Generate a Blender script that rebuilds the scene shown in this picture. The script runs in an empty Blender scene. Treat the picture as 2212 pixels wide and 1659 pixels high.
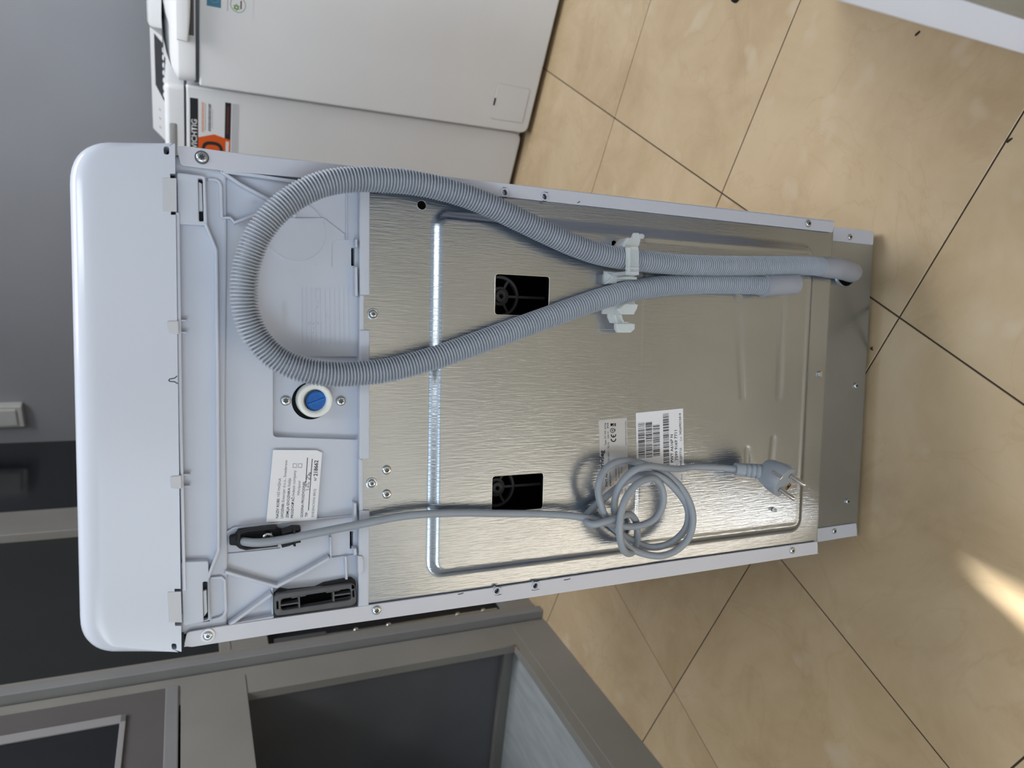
import bpy, bmesh, math, random
from mathutils import Vector, Matrix
random.seed(7)
S = bpy.context.scene
COL = S.collection
PI = math.pi

# ------------------------------------------------------------------ camera
F_PX, W_PX, H_PX = 1556.025, 2212.0, 1659.0
CAM = Vector((0.0617681, -0.6277487, 0.8259927))
R_ = Vector((0.99717477, 0.07429721, -0.01106367))      # right-hand side of the upright view
D_ = Vector((0.02059548, -0.41206689, -0.9109208))      # down in the upright view
W_ = Vector((-0.07223785, 0.90811938, -0.41243289))     # viewing direction
cam_d = bpy.data.cameras.new('camera')
cam = bpy.data.objects.new('camera', cam_d); COL.objects.link(cam)
cam_d.sensor_fit = 'HORIZONTAL'; cam_d.sensor_width = 36.0
cam_d.lens = F_PX / W_PX * 36.0
cam_d.clip_start = 0.02
cam_d.dof.use_dof = True; cam_d.dof.focus_distance = 0.72; cam_d.dof.aperture_fstop = 8.0
M = Matrix((( D_.x, R_.x, -W_.x, CAM.x), (D_.y, R_.y, -W_.y, CAM.y), (D_.z, R_.z, -W_.z, CAM.z), (0, 0, 0, 1)))
cam.matrix_world = M                                     # the phone is held sideways: the picture lies on its side
S.camera = cam

# ------------------------------------------------------------------ world, light, exposure
S.view_settings.view_transform = 'Standard'
S.view_settings.look = 'None'
S.view_settings.gamma = 1.0
S.view_settings.use_curve_mapping = False
S.view_settings.exposure = 0.0
wd = bpy.data.worlds.new('daylight'); S.world = wd; wd.use_nodes = True
wb = wd.node_tree.nodes['Background']
wb.inputs[0].default_value = (0.80, 0.88, 1.0, 1); wb.inputs[1].default_value = 1.0

TH = math.radians(-31.489)                               # the room's own direction (tile joints, back wall)
A_ = Vector((math.cos(TH), math.sin(TH), 0)); B_ = Vector((-A_.y, A_.x, 0))
PA = math.radians(79.0)                                  # the run of cabinets on the left
E_ = Vector((math.cos(PA), math.sin(PA), 0)); N_ = Vector((E_.y, -E_.x, 0))
PO = Vector((-0.667, 0.969, 0))
def AB(a, b, z=0): return A_ * a + B_ * b + Vector((0, 0, z))
def EN(s, depth, z=0): return PO + E_ * s - N_ * depth + Vector((0, 0, z))

def area(name, loc, aim, sx, sy, power, color):
    l = bpy.data.lights.new(name, 'AREA'); l.shape = 'RECTANGLE'; l.size = sx; l.size_y = sy
    l.energy = power; l.color = color
    o = bpy.data.objects.new(name, l); COL.objects.link(o); o.location = loc
    d = (Vector(aim) - Vector(loc)).normalized()
    o.rotation_euler = d.to_track_quat('-Z', 'Y').to_euler()
    return o
# daylight through the shop window behind the photographer, through the side window, and a near ceiling lamp, plus an added fill at the back
area('window_daylight_front', AB(0.2, -4.55, 1.55), AB(0.2, 0, 1.3), 3.2, 2.0, 36, (0.75, 0.89, 1.0))
area('window_daylight_side', EN(-3.75, 0.05, 1.45), EN(-3.75, -2, 1.2), 1.4, 1.9, 54, (0.76, 0.90, 1.0))
area('rear_fill_light', AB(0.5, 0.75, 2.72), AB(0.5, 0.75, 0), 1.6, 0.5, 44, (0.97, 0.98, 1.0))  # added unseen light overhead, brightens the far floor and washers
area('ceiling_lamp_near', Vector((0.40, -1.15, 2.72)), Vector((0.40, -1.15, 0)), 0.32, 1.25, 13, (0.93, 0.97, 1.0))
SUN_TIP = Vector((-0.200, -0.098, 0.0))                  # where the top corner of the side window throws its light
sd = bpy.data.lights.new('sun', 'SUN'); sd.energy = 12.5; sd.angle = math.radians(0.6); sd.color = (1.0, 0.99, 0.97)
sun = bpy.data.objects.new('sun', sd); COL.objects.link(sun)
sun.rotation_euler = (SUN_TIP - EN(-3.05, 0.10, 2.45)).to_track_quat('-Z', 'Y').to_euler()
sun.location = EN(-3.05, 2.0, 4.0)

# ------------------------------------------------------------------ helpers: pixels of the photograph to points on a plane of the room
def ray(px, py):
    return (R_ * ((H_PX - py - H_PX / 2) / F_PX) + D_ * ((px - W_PX / 2) / F_PX) + W_)
def onY(px, py, Y=0.0):
    v = ray(px, py); return CAM + v * ((Y - CAM.y) / v.y)
def onZ(px, py, Z=0.0):
    v = ray(px, py); return CAM + v * ((Z - CAM.z) / v.z)
def XZ(p, Y=0.0):
    q = onY(p[0], p[1], Y); return (q.x, q.z)
def XZs(ps, Y=0.0): return [XZ(p, Y) for p in ps]
def crop(ox, oy, s): return lambda x, y: (ox + x / s, oy + y / s)

# ------------------------------------------------------------------ helpers: materials
MATS = {}
def mat(name, col, rough=0.5, metal=0.0, noise=0.0, nscale=40.0, bump=0.0, bscale=200.0, spec=0.5, trans=0.0, coat=0.0, ior=1.45, stretch=None, sss=0.0):
    if name in MATS: return MATS[name]
    m = bpy.data.materials.new(name); m.use_nodes = True
    nt = m.node_tree; b = nt.nodes['Principled BSDF']
    b.inputs['Base Color'].default_value = (*col, 1); b.inputs['Roughness'].default_value = rough
    b.inputs['Metallic'].default_value = metal; b.inputs['Specular IOR Level'].default_value = spec
    b.inputs['IOR'].default_value = ior
    b.inputs['Transmission Weight'].default_value = trans; b.inputs['Coat Weight'].default_value = coat
    b.inputs['Subsurface Weight'].default_value = sss
    tc = nt.nodes.new('ShaderNodeTexCoord'); mp = nt.nodes.new('ShaderNodeMapping')
    nt.links.new(tc.outputs['Object'], mp.inputs[0])
    if stretch: mp.inputs['Scale'].default_value = stretch
    if noise > 0:
        n = nt.nodes.new('ShaderNodeTexNoise'); n.inputs['Scale'].default_value = nscale; n.inputs['Detail'].default_value = 5
        nt.links.new(mp.outputs[0], n.inputs['Vector'])
        r = nt.nodes.new('ShaderNodeValToRGB')
        r.color_ramp.elements[0].position = 0.3; r.color_ramp.elements[1].position = 0.7
        r.color_ramp.elements[0].color = (*[c * (1 - noise) for c in col], 1)
        r.color_ramp.elements[1].color = (*[min(1, c * (1 + noise)) for c in col], 1)
        nt.links.new(n.outputs[0], r.inputs[0]); nt.links.new(r.outputs[0], b.inputs['Base Color'])
    if bump > 0:
        n2 = nt.nodes.new('ShaderNodeTexNoise'); n2.inputs['Scale'].default_value = bscale; n2.inputs['Detail'].default_value = 3
        nt.links.new(mp.outputs[0], n2.inputs['Vector'])
        bp = nt.nodes.new('ShaderNodeBump'); bp.inputs['Strength'].default_value = bump; bp.inputs['Distance'].default_value = 0.001
        nt.links.new(n2.outputs[0], bp.inputs['Height']); nt.links.new(bp.outputs[0], b.inputs['Normal'])
    MATS[name] = m
    return m

WHITE = (0.61, 0.65, 0.75)
mat('lid_plastic', WHITE, 0.16, noise=0.012, nscale=9, spec=0.5)
mat('back_plastic', (0.555, 0.595, 0.69), 0.42, noise=0.03, nscale=14, bump=0.02, bscale=900)
mat('white_steel', (0.60, 0.615, 0.69), 0.32, noise=0.02, nscale=10)
mat('washer_white', (0.80, 0.82, 0.85), 0.35, noise=0.015, nscale=6)
mat('washer_gloss', (0.80, 0.81, 0.83), 0.18)
mat('grey_tab', (0.56, 0.575, 0.62), 0.4)
mat('black_plastic', (0.012, 0.013, 0.016), 0.5, noise=0.2, nscale=60, spec=0.3)
mat('black_void', (0.006, 0.006, 0.007), 0.9)
mat('dark_plastic', (0.03, 0.03, 0.034), 0.45)
mat('vent_plastic', (0.085, 0.088, 0.098), 0.4, noise=0.08, nscale=80)
mat('hose_plastic', (0.40, 0.435, 0.495), 0.42, noise=0.05, nscale=30, spec=0.5)
mat('hose_smooth', (0.33, 0.35, 0.41), 0.5, noise=0.04, nscale=60)
mat('cord_plastic', (0.31, 0.345, 0.395), 0.38, noise=0.05, nscale=45)
mat('blue_cap', (0.012, 0.14, 0.50), 0.4)
mat('inlet_white', (0.82, 0.84, 0.82), 0.25, sss=0.1)
mat('screw_metal', (0.62, 0.66, 0.69), 0.24, metal=1.0)
mat('pin_metal', (0.72, 0.70, 0.66), 0.16, metal=1.0)
mat('screw_recess', (0.12, 0.13, 0.14), 0.4, metal=0.8)
mat('brass', (0.55, 0.34, 0.14), 0.35, metal=1.0)
mat('paper', (0.80, 0.81, 0.86), 0.55, noise=0.02, nscale=25)
mat('label_white', (0.82, 0.83, 0.88), 0.3)
mat('label_silver', (0.56, 0.565, 0.585), 0.4, metal=0.3)
mat('ink', (0.018, 0.018, 0.024), 0.6)
mat('ink_pen', (0.05, 0.05, 0.09), 0.6)
mat('orange_ink', (0.72, 0.11, 0.012), 0.5)
mat('pale_orange_ink', (0.75, 0.38, 0.26), 0.5)
mat('grey_ink', (0.34, 0.35, 0.37), 0.5)
mat('dim_red_ink', (0.10, 0.03, 0.025), 0.5)
mat('eu_blue', (0.07, 0.22, 0.34), 0.4)
mat('eu_pale', (0.14, 0.33, 0.46), 0.4)
mat('green_ink', (0.20, 0.36, 0.12), 0.5)
mat('ring_green', (0.22, 0.33, 0.24), 0.5)
mat('wall_paint', (0.285, 0.292, 0.318), 0.6, noise=0.05, nscale=3, bump=0.12, bscale=160)
mat('plain_wall', (0.42, 0.42, 0.42), 0.8, noise=0.03, nscale=3)
mat('ceiling_paint', (0.75, 0.75, 0.74), 0.9)
mat('grey_frame', (0.255, 0.250, 0.235), 0.42, noise=0.06, nscale=8, bump=0.03, bscale=500)
mat('grey_frame_cool', (0.235, 0.24, 0.248), 0.42, noise=0.05, nscale=8)
mat('taupe_panel', (0.115, 0.108, 0.108), 0.55, noise=0.04, nscale=10)
mat('light_trim', (0.30, 0.30, 0.31), 0.4)
mat('tinted_glass', (0.012, 0.014, 0.018), 0.12, spec=0.5, noise=0.1, nscale=3)
mat('dark_panel', (0.022, 0.024, 0.026), 0.33, noise=0.1, nscale=3, spec=0.4)
mat('bay_wall', (0.16, 0.165, 0.18), 0.5, noise=0.12, nscale=5)
mat('tray_metal', (0.40, 0.44, 0.46), 0.30, noise=0.14, nscale=9, stretch=(1, 6, 1))
mat('rust', (0.22, 0.12, 0.065), 0.85, noise=0.4, nscale=150)
mat('scuff', (0.04, 0.04, 0.045), 0.8)
mat('smudge', (0.46, 0.47, 0.50), 0.6)
mat('dirt', (0.035, 0.025, 0.018), 0.9)
mat('grout', (0.055, 0.042, 0.03), 0.9)
mat('socket_white', (0.52, 0.53, 0.52), 0.4)

# translucent clip
m = mat('clip_plastic', (0.86, 0.88, 0.90), 0.22)
nt = m.node_tree; b = nt.nodes['Principled BSDF']
b.inputs['Alpha'].default_value = 0.42
b.inputs['Subsurface Weight'].default_value = 0.2

def metal_sheet():
    m = bpy.data.materials.new('galvanised_sheet'); m.use_nodes = True; nt = m.node_tree; b = nt.nodes['Principled BSDF']
    L = nt.links.new
    tc = nt.nodes.new('ShaderNodeTexCoord'); mp = nt.nodes.new('ShaderNodeMapping'); L(tc.outputs['Object'], mp.inputs[0])
    mp.inputs['Scale'].default_value = (620, 60, 55); mp.inputs['Rotation'].default_value = (0, math.radians(2), 0)
    n = nt.nodes.new('ShaderNodeTexNoise'); n.inputs['Scale'].default_value = 1.0; n.inputs['Detail'].default_value = 4; n.inputs['Distortion'].default_value = 0.6
    L(mp.outputs[0], n.inputs['Vector'])
    bp = nt.nodes.new('ShaderNodeBump'); bp.inputs['Strength'].default_value = 0.34; bp.inputs['Distance'].default_value = 0.0006
    L(n.outputs[0], bp.inputs['Height']); L(bp.outputs[0], b.inputs['Normal'])
    n2 = nt.nodes.new('ShaderNodeTexNoise'); n2.inputs['Scale'].default_value = 7; n2.inputs['Detail'].default_value = 3
    L(tc.outputs['Object'], n2.inputs['Vector'])
    r = nt.nodes.new('ShaderNodeValToRGB'); r.color_ramp.elements[0].position = 0.3; r.color_ramp.elements[1].position = 0.7
    r.color_ramp.elements[0].color = (0.405, 0.455, 0.525, 1); r.color_ramp.elements[1].color = (0.475, 0.53, 0.60, 1)
    L(n2.outputs[0], r.inputs[0]); L(r.outputs[0], b.inputs['Base Color'])
    b.inputs['Metallic'].default_value = 1.0; b.inputs['Roughness'].default_value = 0.23
    MATS['galvanised_sheet'] = m
metal_sheet()

def tile_material():
    m = bpy.data.materials.new('beige_marble_tile'); m.use_nodes = True; nt = m.node_tree; b = nt.nodes['Principled BSDF']
    L = nt.links.new
    tc = nt.nodes.new('ShaderNodeTexCoord'); oi = nt.nodes.new('ShaderNodeObjectInfo')
    off = nt.nodes.new('ShaderNodeVectorMath'); off.operation = 'MULTIPLY_ADD'
    L(oi.outputs['Random'], off.inputs[0]); off.inputs[1].default_value = (40, 17, 9); L(tc.outputs['Object'], off.inputs[2])
    n = nt.nodes.new('ShaderNodeTexNoise'); n.inputs['Scale'].default_value = 5.5; n.inputs['Detail'].default_value = 7; n.inputs['Roughness'].default_value = 0.62; n.inputs['Distortion'].default_value = 0.5
    L(off.outputs[0], n.inputs['Vector'])
    r = nt.nodes.new('ShaderNodeValToRGB'); e = r.color_ramp.elements
    e[0].position = 0.30; e[0].color = (0.47, 0.345, 0.205, 1); e[1].position = 0.72; e[1].color = (0.60, 0.47, 0.315, 1)
    x = e.new(0.52); x.color = (0.545, 0.415, 0.26, 1)
    L(n.outputs[0], r.inputs[0])
    # thin wandering veins
    n3 = nt.nodes.new('ShaderNodeTexNoise'); n3.inputs['Scale'].default_value = 4.2; n3.inputs['Detail'].default_value = 6; n3.inputs['Distortion'].default_value = 1.6
    L(off.outputs[0], n3.inputs['Vector'])
    v = nt.nodes.new('ShaderNodeValToRGB'); ve = v.color_ramp.elements
    ve[0].position = 0.485; ve[0].color = (0, 0, 0, 1); ve[1].position = 0.515; ve[1].color = (0, 0, 0, 1)
    w = ve.new(0.5); w.color = (1, 1, 1, 1)
    L(n3.outputs[0], v.inputs[0])
    n4 = nt.nodes.new('ShaderNodeTexNoise'); n4.inputs['Scale'].default_value = 9; L(off.outputs[0], n4.inputs['Vector'])
    mm = nt.nodes.new('ShaderNodeMath'); mm.operation = 'MULTIPLY'; L(v.outputs[0], mm.inputs[0]); L(n4.outputs[0], mm.inputs[1])
    m2 = nt.nodes.new('ShaderNodeMath'); m2.operation = 'MULTIPLY'; L(mm.outputs[0], m2.inputs[0]); m2.inputs[1].default_value = 0.30
    mx = nt.nodes.new('ShaderNodeMixRGB'); mx.blend_type = 'MIX'; L(m2.outputs[0], mx.inputs[0]); L(r.outputs[0], mx.inputs[1]); mx.inputs[2].default_value = (0.40, 0.275, 0.14, 1)
    # pale cloudy flecks
    n5 = nt.nodes.new('ShaderNodeTexNoise'); n5.inputs['Scale'].default_value = 13; n5.inputs['Detail'].default_value = 2; L(off.outputs[0], n5.inputs['Vector'])
    f = nt.nodes.new('ShaderNodeValToRGB'); f.color_ramp.elements[0].position = 0.63; f.color_ramp.elements[1].position = 0.74
    f.color_ramp.elements[1].color = (0.45, 0.45, 0.45, 1); L(n5.outputs[0], f.inputs[0])
    mx2 = nt.nodes.new('ShaderNodeMixRGB'); L(f.outputs[0], mx2.inputs[0]); L(mx.outputs[0], mx2.inputs[1]); mx2.inputs[2].default_value = (0.64, 0.55, 0.42, 1)
    L(mx2.outputs[0], b.inputs['Base Color'])
    b.inputs['Roughness'].default_value = 0.22; b.inputs['Specular IOR Level'].default_value = 0.45
    n6 = nt.nodes.new('ShaderNodeTexNoise'); n6.inputs['Scale'].default_value = 60; n6.inputs['Detail'].default_value = 4; L(tc.outputs['Object'], n6.inputs['Vector'])
    bp = nt.nodes.new('ShaderNodeBump'); bp.inputs['Strength'].default_value = 0.12; bp.inputs['Distance'].default_value = 0.001
    L(n6.outputs[0], bp.inputs['Height']); L(bp.outputs[0], b.inputs['Normal'])
    MATS['beige_marble_tile'] = m
tile_material()

# ------------------------------------------------------------------ helpers: objects
def tag(o, label=None, cat=None, group=None, kind=None):
    if label: o['label'] = label
    if cat: o['category'] = cat
    if group: o['group'] = group
    if kind: o['kind'] = kind
    return o
def link(name, me, m, parent=None, smooth=None, label=None):
    o = bpy.data.objects.new(name, me); COL.objects.link(o)
    if m and not me.materials: me.materials.append(MATS[m])
    if parent:
        o.parent = parent
        mi = o.matrix_parent_inverse
        root = parent
        off = root.get('_frame')
        if off is None: o.matrix_parent_inverse = world_of(parent).inverted()
    if smooth is not None:
        for p in me.polygons: p.use_smooth = True
        me.set_sharp_from_angle(angle=math.radians(smooth))
    if label: o['label'] = label
    return o
WORLD = {}
def world_of(o):
    return WORLD.get(o.name, Matrix.Identity(4))
LOCAL = set()
def empty(name, loc, rz=0, label=None, cat=None, group=None):
    o = bpy.data.objects.new(name, None); COL.objects.link(o)
    o.location = loc; o.rotation_euler = (0, 0, rz); o.empty_display_size = 0.1
    WORLD[o.name] = Matrix.Translation(loc) @ Matrix.Rotation(rz, 4, 'Z')
    tag(o, label, cat, group); return o
def part(name, me, m, parent, smooth=None, label=None):
    """mesh in world coordinates, hung under parent (thing or part)"""
    o = bpy.data.objects.new(name, me); COL.objects.link(o)
    if m and not me.materials: me.materials.append(MATS[m])
    o.parent = parent; o.matrix_parent_inverse = world_of(parent).inverted()
    if smooth is not None:
        for p in me.polygons: p.use_smooth = True
        me.set_sharp_from_angle(angle=math.radians(smooth))
    if label: o['label'] = label
    return o
def lpart(name, me, m, parent, smooth=None, label=None):
    """mesh in the thing's own frame"""
    o = bpy.data.objects.new(name, me); COL.objects.link(o)
    if m and not me.materials: me.materials.append(MATS[m])
    o.parent = parent
    if smooth is not None:
        for p in me.polygons: p.use_smooth = True
        me.set_sharp_from_angle(angle=math.radians(smooth))
    if label: o['label'] = label
    return o
def mesh_from(bm, name='m'):
    me = bpy.data.meshes.new(name); bm.normal_update(); bm.to_mesh(me); bm.free(); return me
def bmbox(bm, x0, x1, y0, y1, z0, z1, bev=0.0):
    r = bmesh.ops.create_cube(bm, size=1.0); vs = r['verts']
    for v in vs:
        v.co.x = x0 + (v.co.x + 0.5) * (x1 - x0); v.co.y = y0 + (v.co.y + 0.5) * (y1 - y0); v.co.z = z0 + (v.co.z + 0.5) * (z1 - z0)
    if bev > 0:
        es = list({e for v in vs for e in v.link_edges})
        bmesh.ops.bevel(bm, geom=es, offset=bev, segments=2, profile=0.5, affect='EDGES')
def box(x0, x1, y0, y1, z0, z1, bev=0.0):
    bm = bmesh.new(); bmbox(bm, x0, x1, y0, y1, z0, z1, bev); return mesh_from(bm)
def boxes(lst, bev=0.0):
    bm = bmesh.new()
    for b_ in lst: bmbox(bm, *b_, bev)
    return mesh_from(bm)
def rp(pts, r, seg=5):
    """round the corners of a closed polygon"""
    out = []; n = len(pts)
    for i in range(n):
        p0 = Vector(pts[i - 1]); p1 = Vector(pts[i]); p2 = Vector(pts[(i + 1) % n])
        rr = r[i] if isinstance(r, (list, tuple)) else r
        if rr <= 0: out.append(tuple(p1)); continue
        a = (p0 - p1); c = (p2 - p1); la, lc = a.length, c.length
        if la < 1e-9 or lc < 1e-9: continue
        a /= la; c /= lc
        k = max(-0.999, min(0.999, a.dot(c))); half = math.acos(k) / 2
        t = min(rr / math.tan(half), la * 0.48, lc * 0.48)
        q0 = p1 + a * t; q1 = p1 + c * t
        for j in range(seg + 1):
            u = j / seg
            out.append(tuple(q0 * (1 - u) ** 2 + p1 * 2 * u * (1 - u) + q1 * u * u))
    return out
def circ(cx, cy, r, n=28, ry=None):
    return [(cx + r * math.cos(2 * PI * i / n), cy + (ry or r) * math.sin(2 * PI * i / n)) for i in range(n)]
def plate_mesh(outer, holes=(), th=0.002, bev=0.0, yf=0.0, extra=()):
    """flat plate in the XZ plane, front face at y=yf looking to -Y, with holes"""
    cu = bpy.data.curves.new('c', 'CURVE'); cu.dimensions = '2D'; cu.fill_mode = 'BOTH'
    for poly in [outer, *extra, *holes]:
        sp = cu.splines.new('POLY'); sp.points.add(len(poly) - 1)
        for q, (x, z) in zip(sp.points, poly): q.co = (x, z, 0, 1)
        sp.use_cyclic_u = True
    bev = min(bev, th * 0.45)
    cu.extrude = th / 2 - bev; cu.bevel_depth = bev; cu.bevel_resolution = 1 if bev > 0 else 0; cu.offset = -bev
    ob = bpy.data.objects.new('c', cu)
    me = bpy.data.meshes.new_from_object(ob)
    bpy.data.objects.remove(ob); bpy.data.curves.remove(cu)
    me.transform(Matrix(((1, 0, 0, 0), (0, 0, -1, yf + th / 2), (0, 1, 0, 0), (0, 0, 0, 1))))
    bm = bmesh.new(); bm.from_mesh(me); bmesh.ops.remove_doubles(bm, verts=bm.verts, dist=1e-6)
    bmesh.ops.recalc_face_normals(bm, faces=bm.faces); bm.to_mesh(me); bm.free()
    return me
def plate(name, pix, m, parent, yf=0.0, th=0.002, holes=(), bev=0.0004, r=0.0, smooth=14, world=False, label=None):
    o_ = pix if world else XZs(pix, yf)
    if (isinstance(r, (list, tuple)) or r > 0): o_ = rp(o_, r)
    return part(name, plate_mesh(o_, [h if world or isinstance(h, tuple) else XZs(h, yf) for h in holes], th, bev, yf), m, parent, smooth, label)
def offset_poly(pts, w):
    """strip of width w along an open polyline (2D)"""
    P = [Vector(p) for p in pts]; n = len(P); Lf = []; Rt = []
    for i in range(n):
        if i == 0: d = (P[1] - P[0]).normalized(); nn = Vector((-d.y, d.x)); k = 1
        elif i == n - 1: d = (P[-1] - P[-2]).normalized(); nn = Vector((-d.y, d.x)); k = 1
        else:
            d0 = (P[i] - P[i - 1]).normalized(); d1 = (P[i + 1] - P[i]).normalized()
            n0 = Vector((-d0.y, d0.x)); n1 = Vector((-d1.y, d1.x)); nn = (n0 + n1).normalized(); k = 1 / max(0.5, nn.dot(n0))
        Lf.append(tuple(P[i] + nn * (w / 2 * k))); Rt.append(tuple(P[i] - nn * (w / 2 * k)))
    return Lf + Rt[::-1]
def rib(name, pix, m, parent, w=0.002, yf=0.0, yb=0.01, bev=0.0005, label=None):
    return part(name, plate_mesh(offset_poly(XZs(pix, yf), w), (), yb - yf, bev, yf), m, parent, 14, label)
def smooth_path(pts, n=12):
    """Catmull-Rom through 3D points, evenly resampled enough for tubes"""
    P = [Vector(p) for p in pts]; P = [P[0] * 2 - P[1]] + P + [P[-1] * 2 - P[-2]]
    out = []
    for i in range(1, len(P) - 2):
        p0, p1, p2, p3 = P[i - 1], P[i], P[i + 1], P[i + 2]
        for j in range(n):
            t = j / n
            out.append(0.5 * ((2 * p1) + (p2 - p0) * t + (2 * p0 - 5 * p1 + 4 * p2 - p3) * t * t + (3 * p1 - p0 - 3 * p2 + p3) * t ** 3))
    out.append(P[-2]); return out
def resample(path, step):
    d = [0.0]
    for a, c in zip(path, path[1:]): d.append(d[-1] + (c - a).length)
    tot = d[-1]; n = max(2, int(round(tot / step))); out = []; k = 0
    for i in range(n + 1):
        s = tot * i / n
        while k < len(d) - 2 and d[k + 1] < s: k += 1
        u = (s - d[k]) / max(1e-9, d[k + 1] - d[k]); out.append(path[k].lerp(path[k + 1], min(1, max(0, u))))
    return out, tot
def tube_mesh(path, rad, seg=16, caps=True):
    """rad: constant or list of radii along the path"""
    n = len(path); vs = []; fs = []
    t = [(path[min(i + 1, n - 1)] - path[max(i - 1, 0)]).normalized() for i in range(n)]
    up = Vector((0, 1, 0)) if abs(t[0].y) < 0.9 else Vector((1, 0, 0))
    nv = (up - t[0] * up.dot(t[0])).normalized()
    for i in range(n):
        nv = (nv - t[i] * nv.dot(t[i])).normalized(); bv = t[i].cross(nv)
        r = rad[i] if isinstance(rad, list) else rad
        for j in range(seg):
            a = 2 * PI * j / seg; vs.append(path[i] + (nv * math.cos(a) + bv * math.sin(a)) * r)
    for i in range(n - 1):
        for j in range(seg):
            fs.append((i * seg + j, i * seg + (j + 1) % seg, (i + 1) * seg + (j + 1) % seg, (i + 1) * seg + j))
    if caps:
        fs.append(tuple(range(seg))[::-1]); fs.append(tuple((n - 1) * seg + j for j in range(seg)))
    me = bpy.data.meshes.new('tube'); me.from_pydata([tuple(v) for v in vs], [], fs); me.update()
    bm = bmesh.new(); bm.from_mesh(me); bmesh.ops.recalc_face_normals(bm, faces=bm.faces); bm.to_mesh(me); bm.free()
    return me
def lathe(profile, seg=32, axis='-Y', squash=None):
    """profile: (radius, height) pairs; height runs toward -Y (out of the machine's back)"""
    vs = []; fs = []
    for r, h in profile:
        for j in range(seg):
            a = 2 * PI * j / seg; vs.append((r * math.cos(a), -h, r * math.sin(a)))
    n = len(profile)
    for i in range(n - 1):
        for j in range(seg):
            fs.append((i * seg + j, (i + 1) * seg + j, (i + 1) * seg + (j + 1) % seg, i * seg + (j + 1) % seg))
    if profile[0][0] > 1e-6: pass
    fs.append(tuple((n - 1) * seg + j for j in range(seg)))
    me = bpy.data.meshes.new('lathe'); me.from_pydata(vs, [], fs); me.update()
    bm = bmesh.new(); bm.from_mesh(me); bmesh.ops.recalc_face_normals(bm, faces=bm.faces); bm.to_mesh(me); bm.free()
    return me
def join(meshes):
    bm = bmesh.new()
    for me in meshes: bm.from_mesh(me)
    for me in meshes: bpy.data.meshes.remove(me)
    return mesh_from(bm)

# lettering: fitted between two baseline points (start, end) given in the plane of the label
def text_mesh(txt, p0, p1, yf, bold=0.0, height=None):
    cu = bpy.data.curves.new('t', 'FONT'); cu.body = txt; cu.size = 1.0; cu.offset = bold; cu.fill_mode = 'FRONT'; cu.resolution_u = 3
    ob = bpy.data.objects.new('t', cu); me = bpy.data.meshes.new_from_object(ob)
    bpy.data.objects.remove(ob); bpy.data.curves.remove(cu)
    xs = [v.co.x for v in me.vertices]; 
    if not xs: return me
    x0, x1 = min(xs), max(xs); a = Vector(p0); c = Vector(p1); d = c - a; L_ = d.length; d.normalize(); nrm = Vector((-d.y, d.x))
    k = L_ / (x1 - x0); kh = k if height is None else height / 0.72
    for v in me.vertices:
        q = a + d * ((v.co.x - x0) * k) + nrm * (v.co.y * kh); v.co = (q.x, yf, q.y)
    return me
def quad_mesh(polys, yf):
    bm = bmesh.new()
    for poly in polys:
        f = bm.faces.new([bm.verts.new((x, yf, z)) for x, z in poly])
        f.normal_update()
        if f.normal.y > 0: f.normal_flip()
    return mesh_from(bm)

# ================================================================== SETTING
TILE = 0.40564
G0 = Vector((0.5138, 0.69876, 0))
fl = bpy.data.objects.new('floor', box(-4.5, 4.5, -6.5, 4.2, -0.06, -0.0016)); COL.objects.link(fl)
fl.data.materials.append(MATS['grout']); tag(fl, 'beige marble-look tiled shop floor with dark joints', kind='structure')
WORLD['floor'] = Matrix.Identity(4)
bm = bmesh.new(); g = 0.0011
bmbox(bm, g, TILE - g, g, TILE - g, -0.012, 0.0)
bmesh.ops.bevel(bm, geom=[e for e in bm.edges if all(v.co.z > -0.001 for v in e.verts)], offset=0.0006, segments=1, affect='EDGES')
tile_me = mesh_from(bm, 'tile'); tile_me.materials.append(MATS['beige_marble_tile'])
cand = []
for i in range(-14, 14):
    for j in range(-14, 14):
        p = G0 - A_ * (TILE * i) - B_ * (TILE * j)
        c = p + (A_ + B_) * (TILE / 2)
        if c.x < -2.5 or c.x > 2.7 or c.dot(B_) < -3.1 or c.dot(B_) > 2.0: continue
        cand.append(((c - Vector((0.1, 0.2, 0))).length, p))
cand.sort(key=lambda t: t[0])
for dist, p in cand[:290]:
    o = bpy.data.objects.new('tile', tile_me); COL.objects.link(o); o.parent = fl
    o.location = p; o.rotation_euler = (0, 0, TH)

def wall_in_frame(name, lst, loc, rz, m, label):
    me = boxes(lst); o = bpy.data.objects.new(name, me); COL.objects.link(o); me.materials.append(MATS[m])
    o.location = loc; o.rotation_euler = (0, 0, rz); tag(o, label, kind='structure'); WORLD[name] = Matrix.Translation(loc) @ Matrix.Rotation(rz, 4, 'Z'); return o
W1O = Vector((0.57301674, 1.09826839, 0))
BW = W1O.dot(B_) + 0.70                                   # back wall behind the washers
wall_in_frame('wall_back', [(-3.2, 2.6, 0, 0.1, 0, 2.8)], B_ * BW, TH, 'wall_paint', 'grey painted wall behind the white washers')
wall_in_frame('wall_right', [(0, 0.1, -4.7, BW, 0, 2.8)], A_ * 2.5, TH, 'plain_wall', 'plain grey side wall of the shop')
wall_in_frame('wall_front', [(-2.6, 2.5, -0.1, 0, 0, 0.5), (-2.6, 2.5, -0.1, 0, 2.6, 2.8), (-2.6, -1.45, -0.1, 0, 0.5, 2.6), (1.9, 2.5, -0.1, 0, 0.5, 2.6)], B_ * -4.6, TH, 'plain_wall', 'front wall of the shop with a wide window opening')
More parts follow.
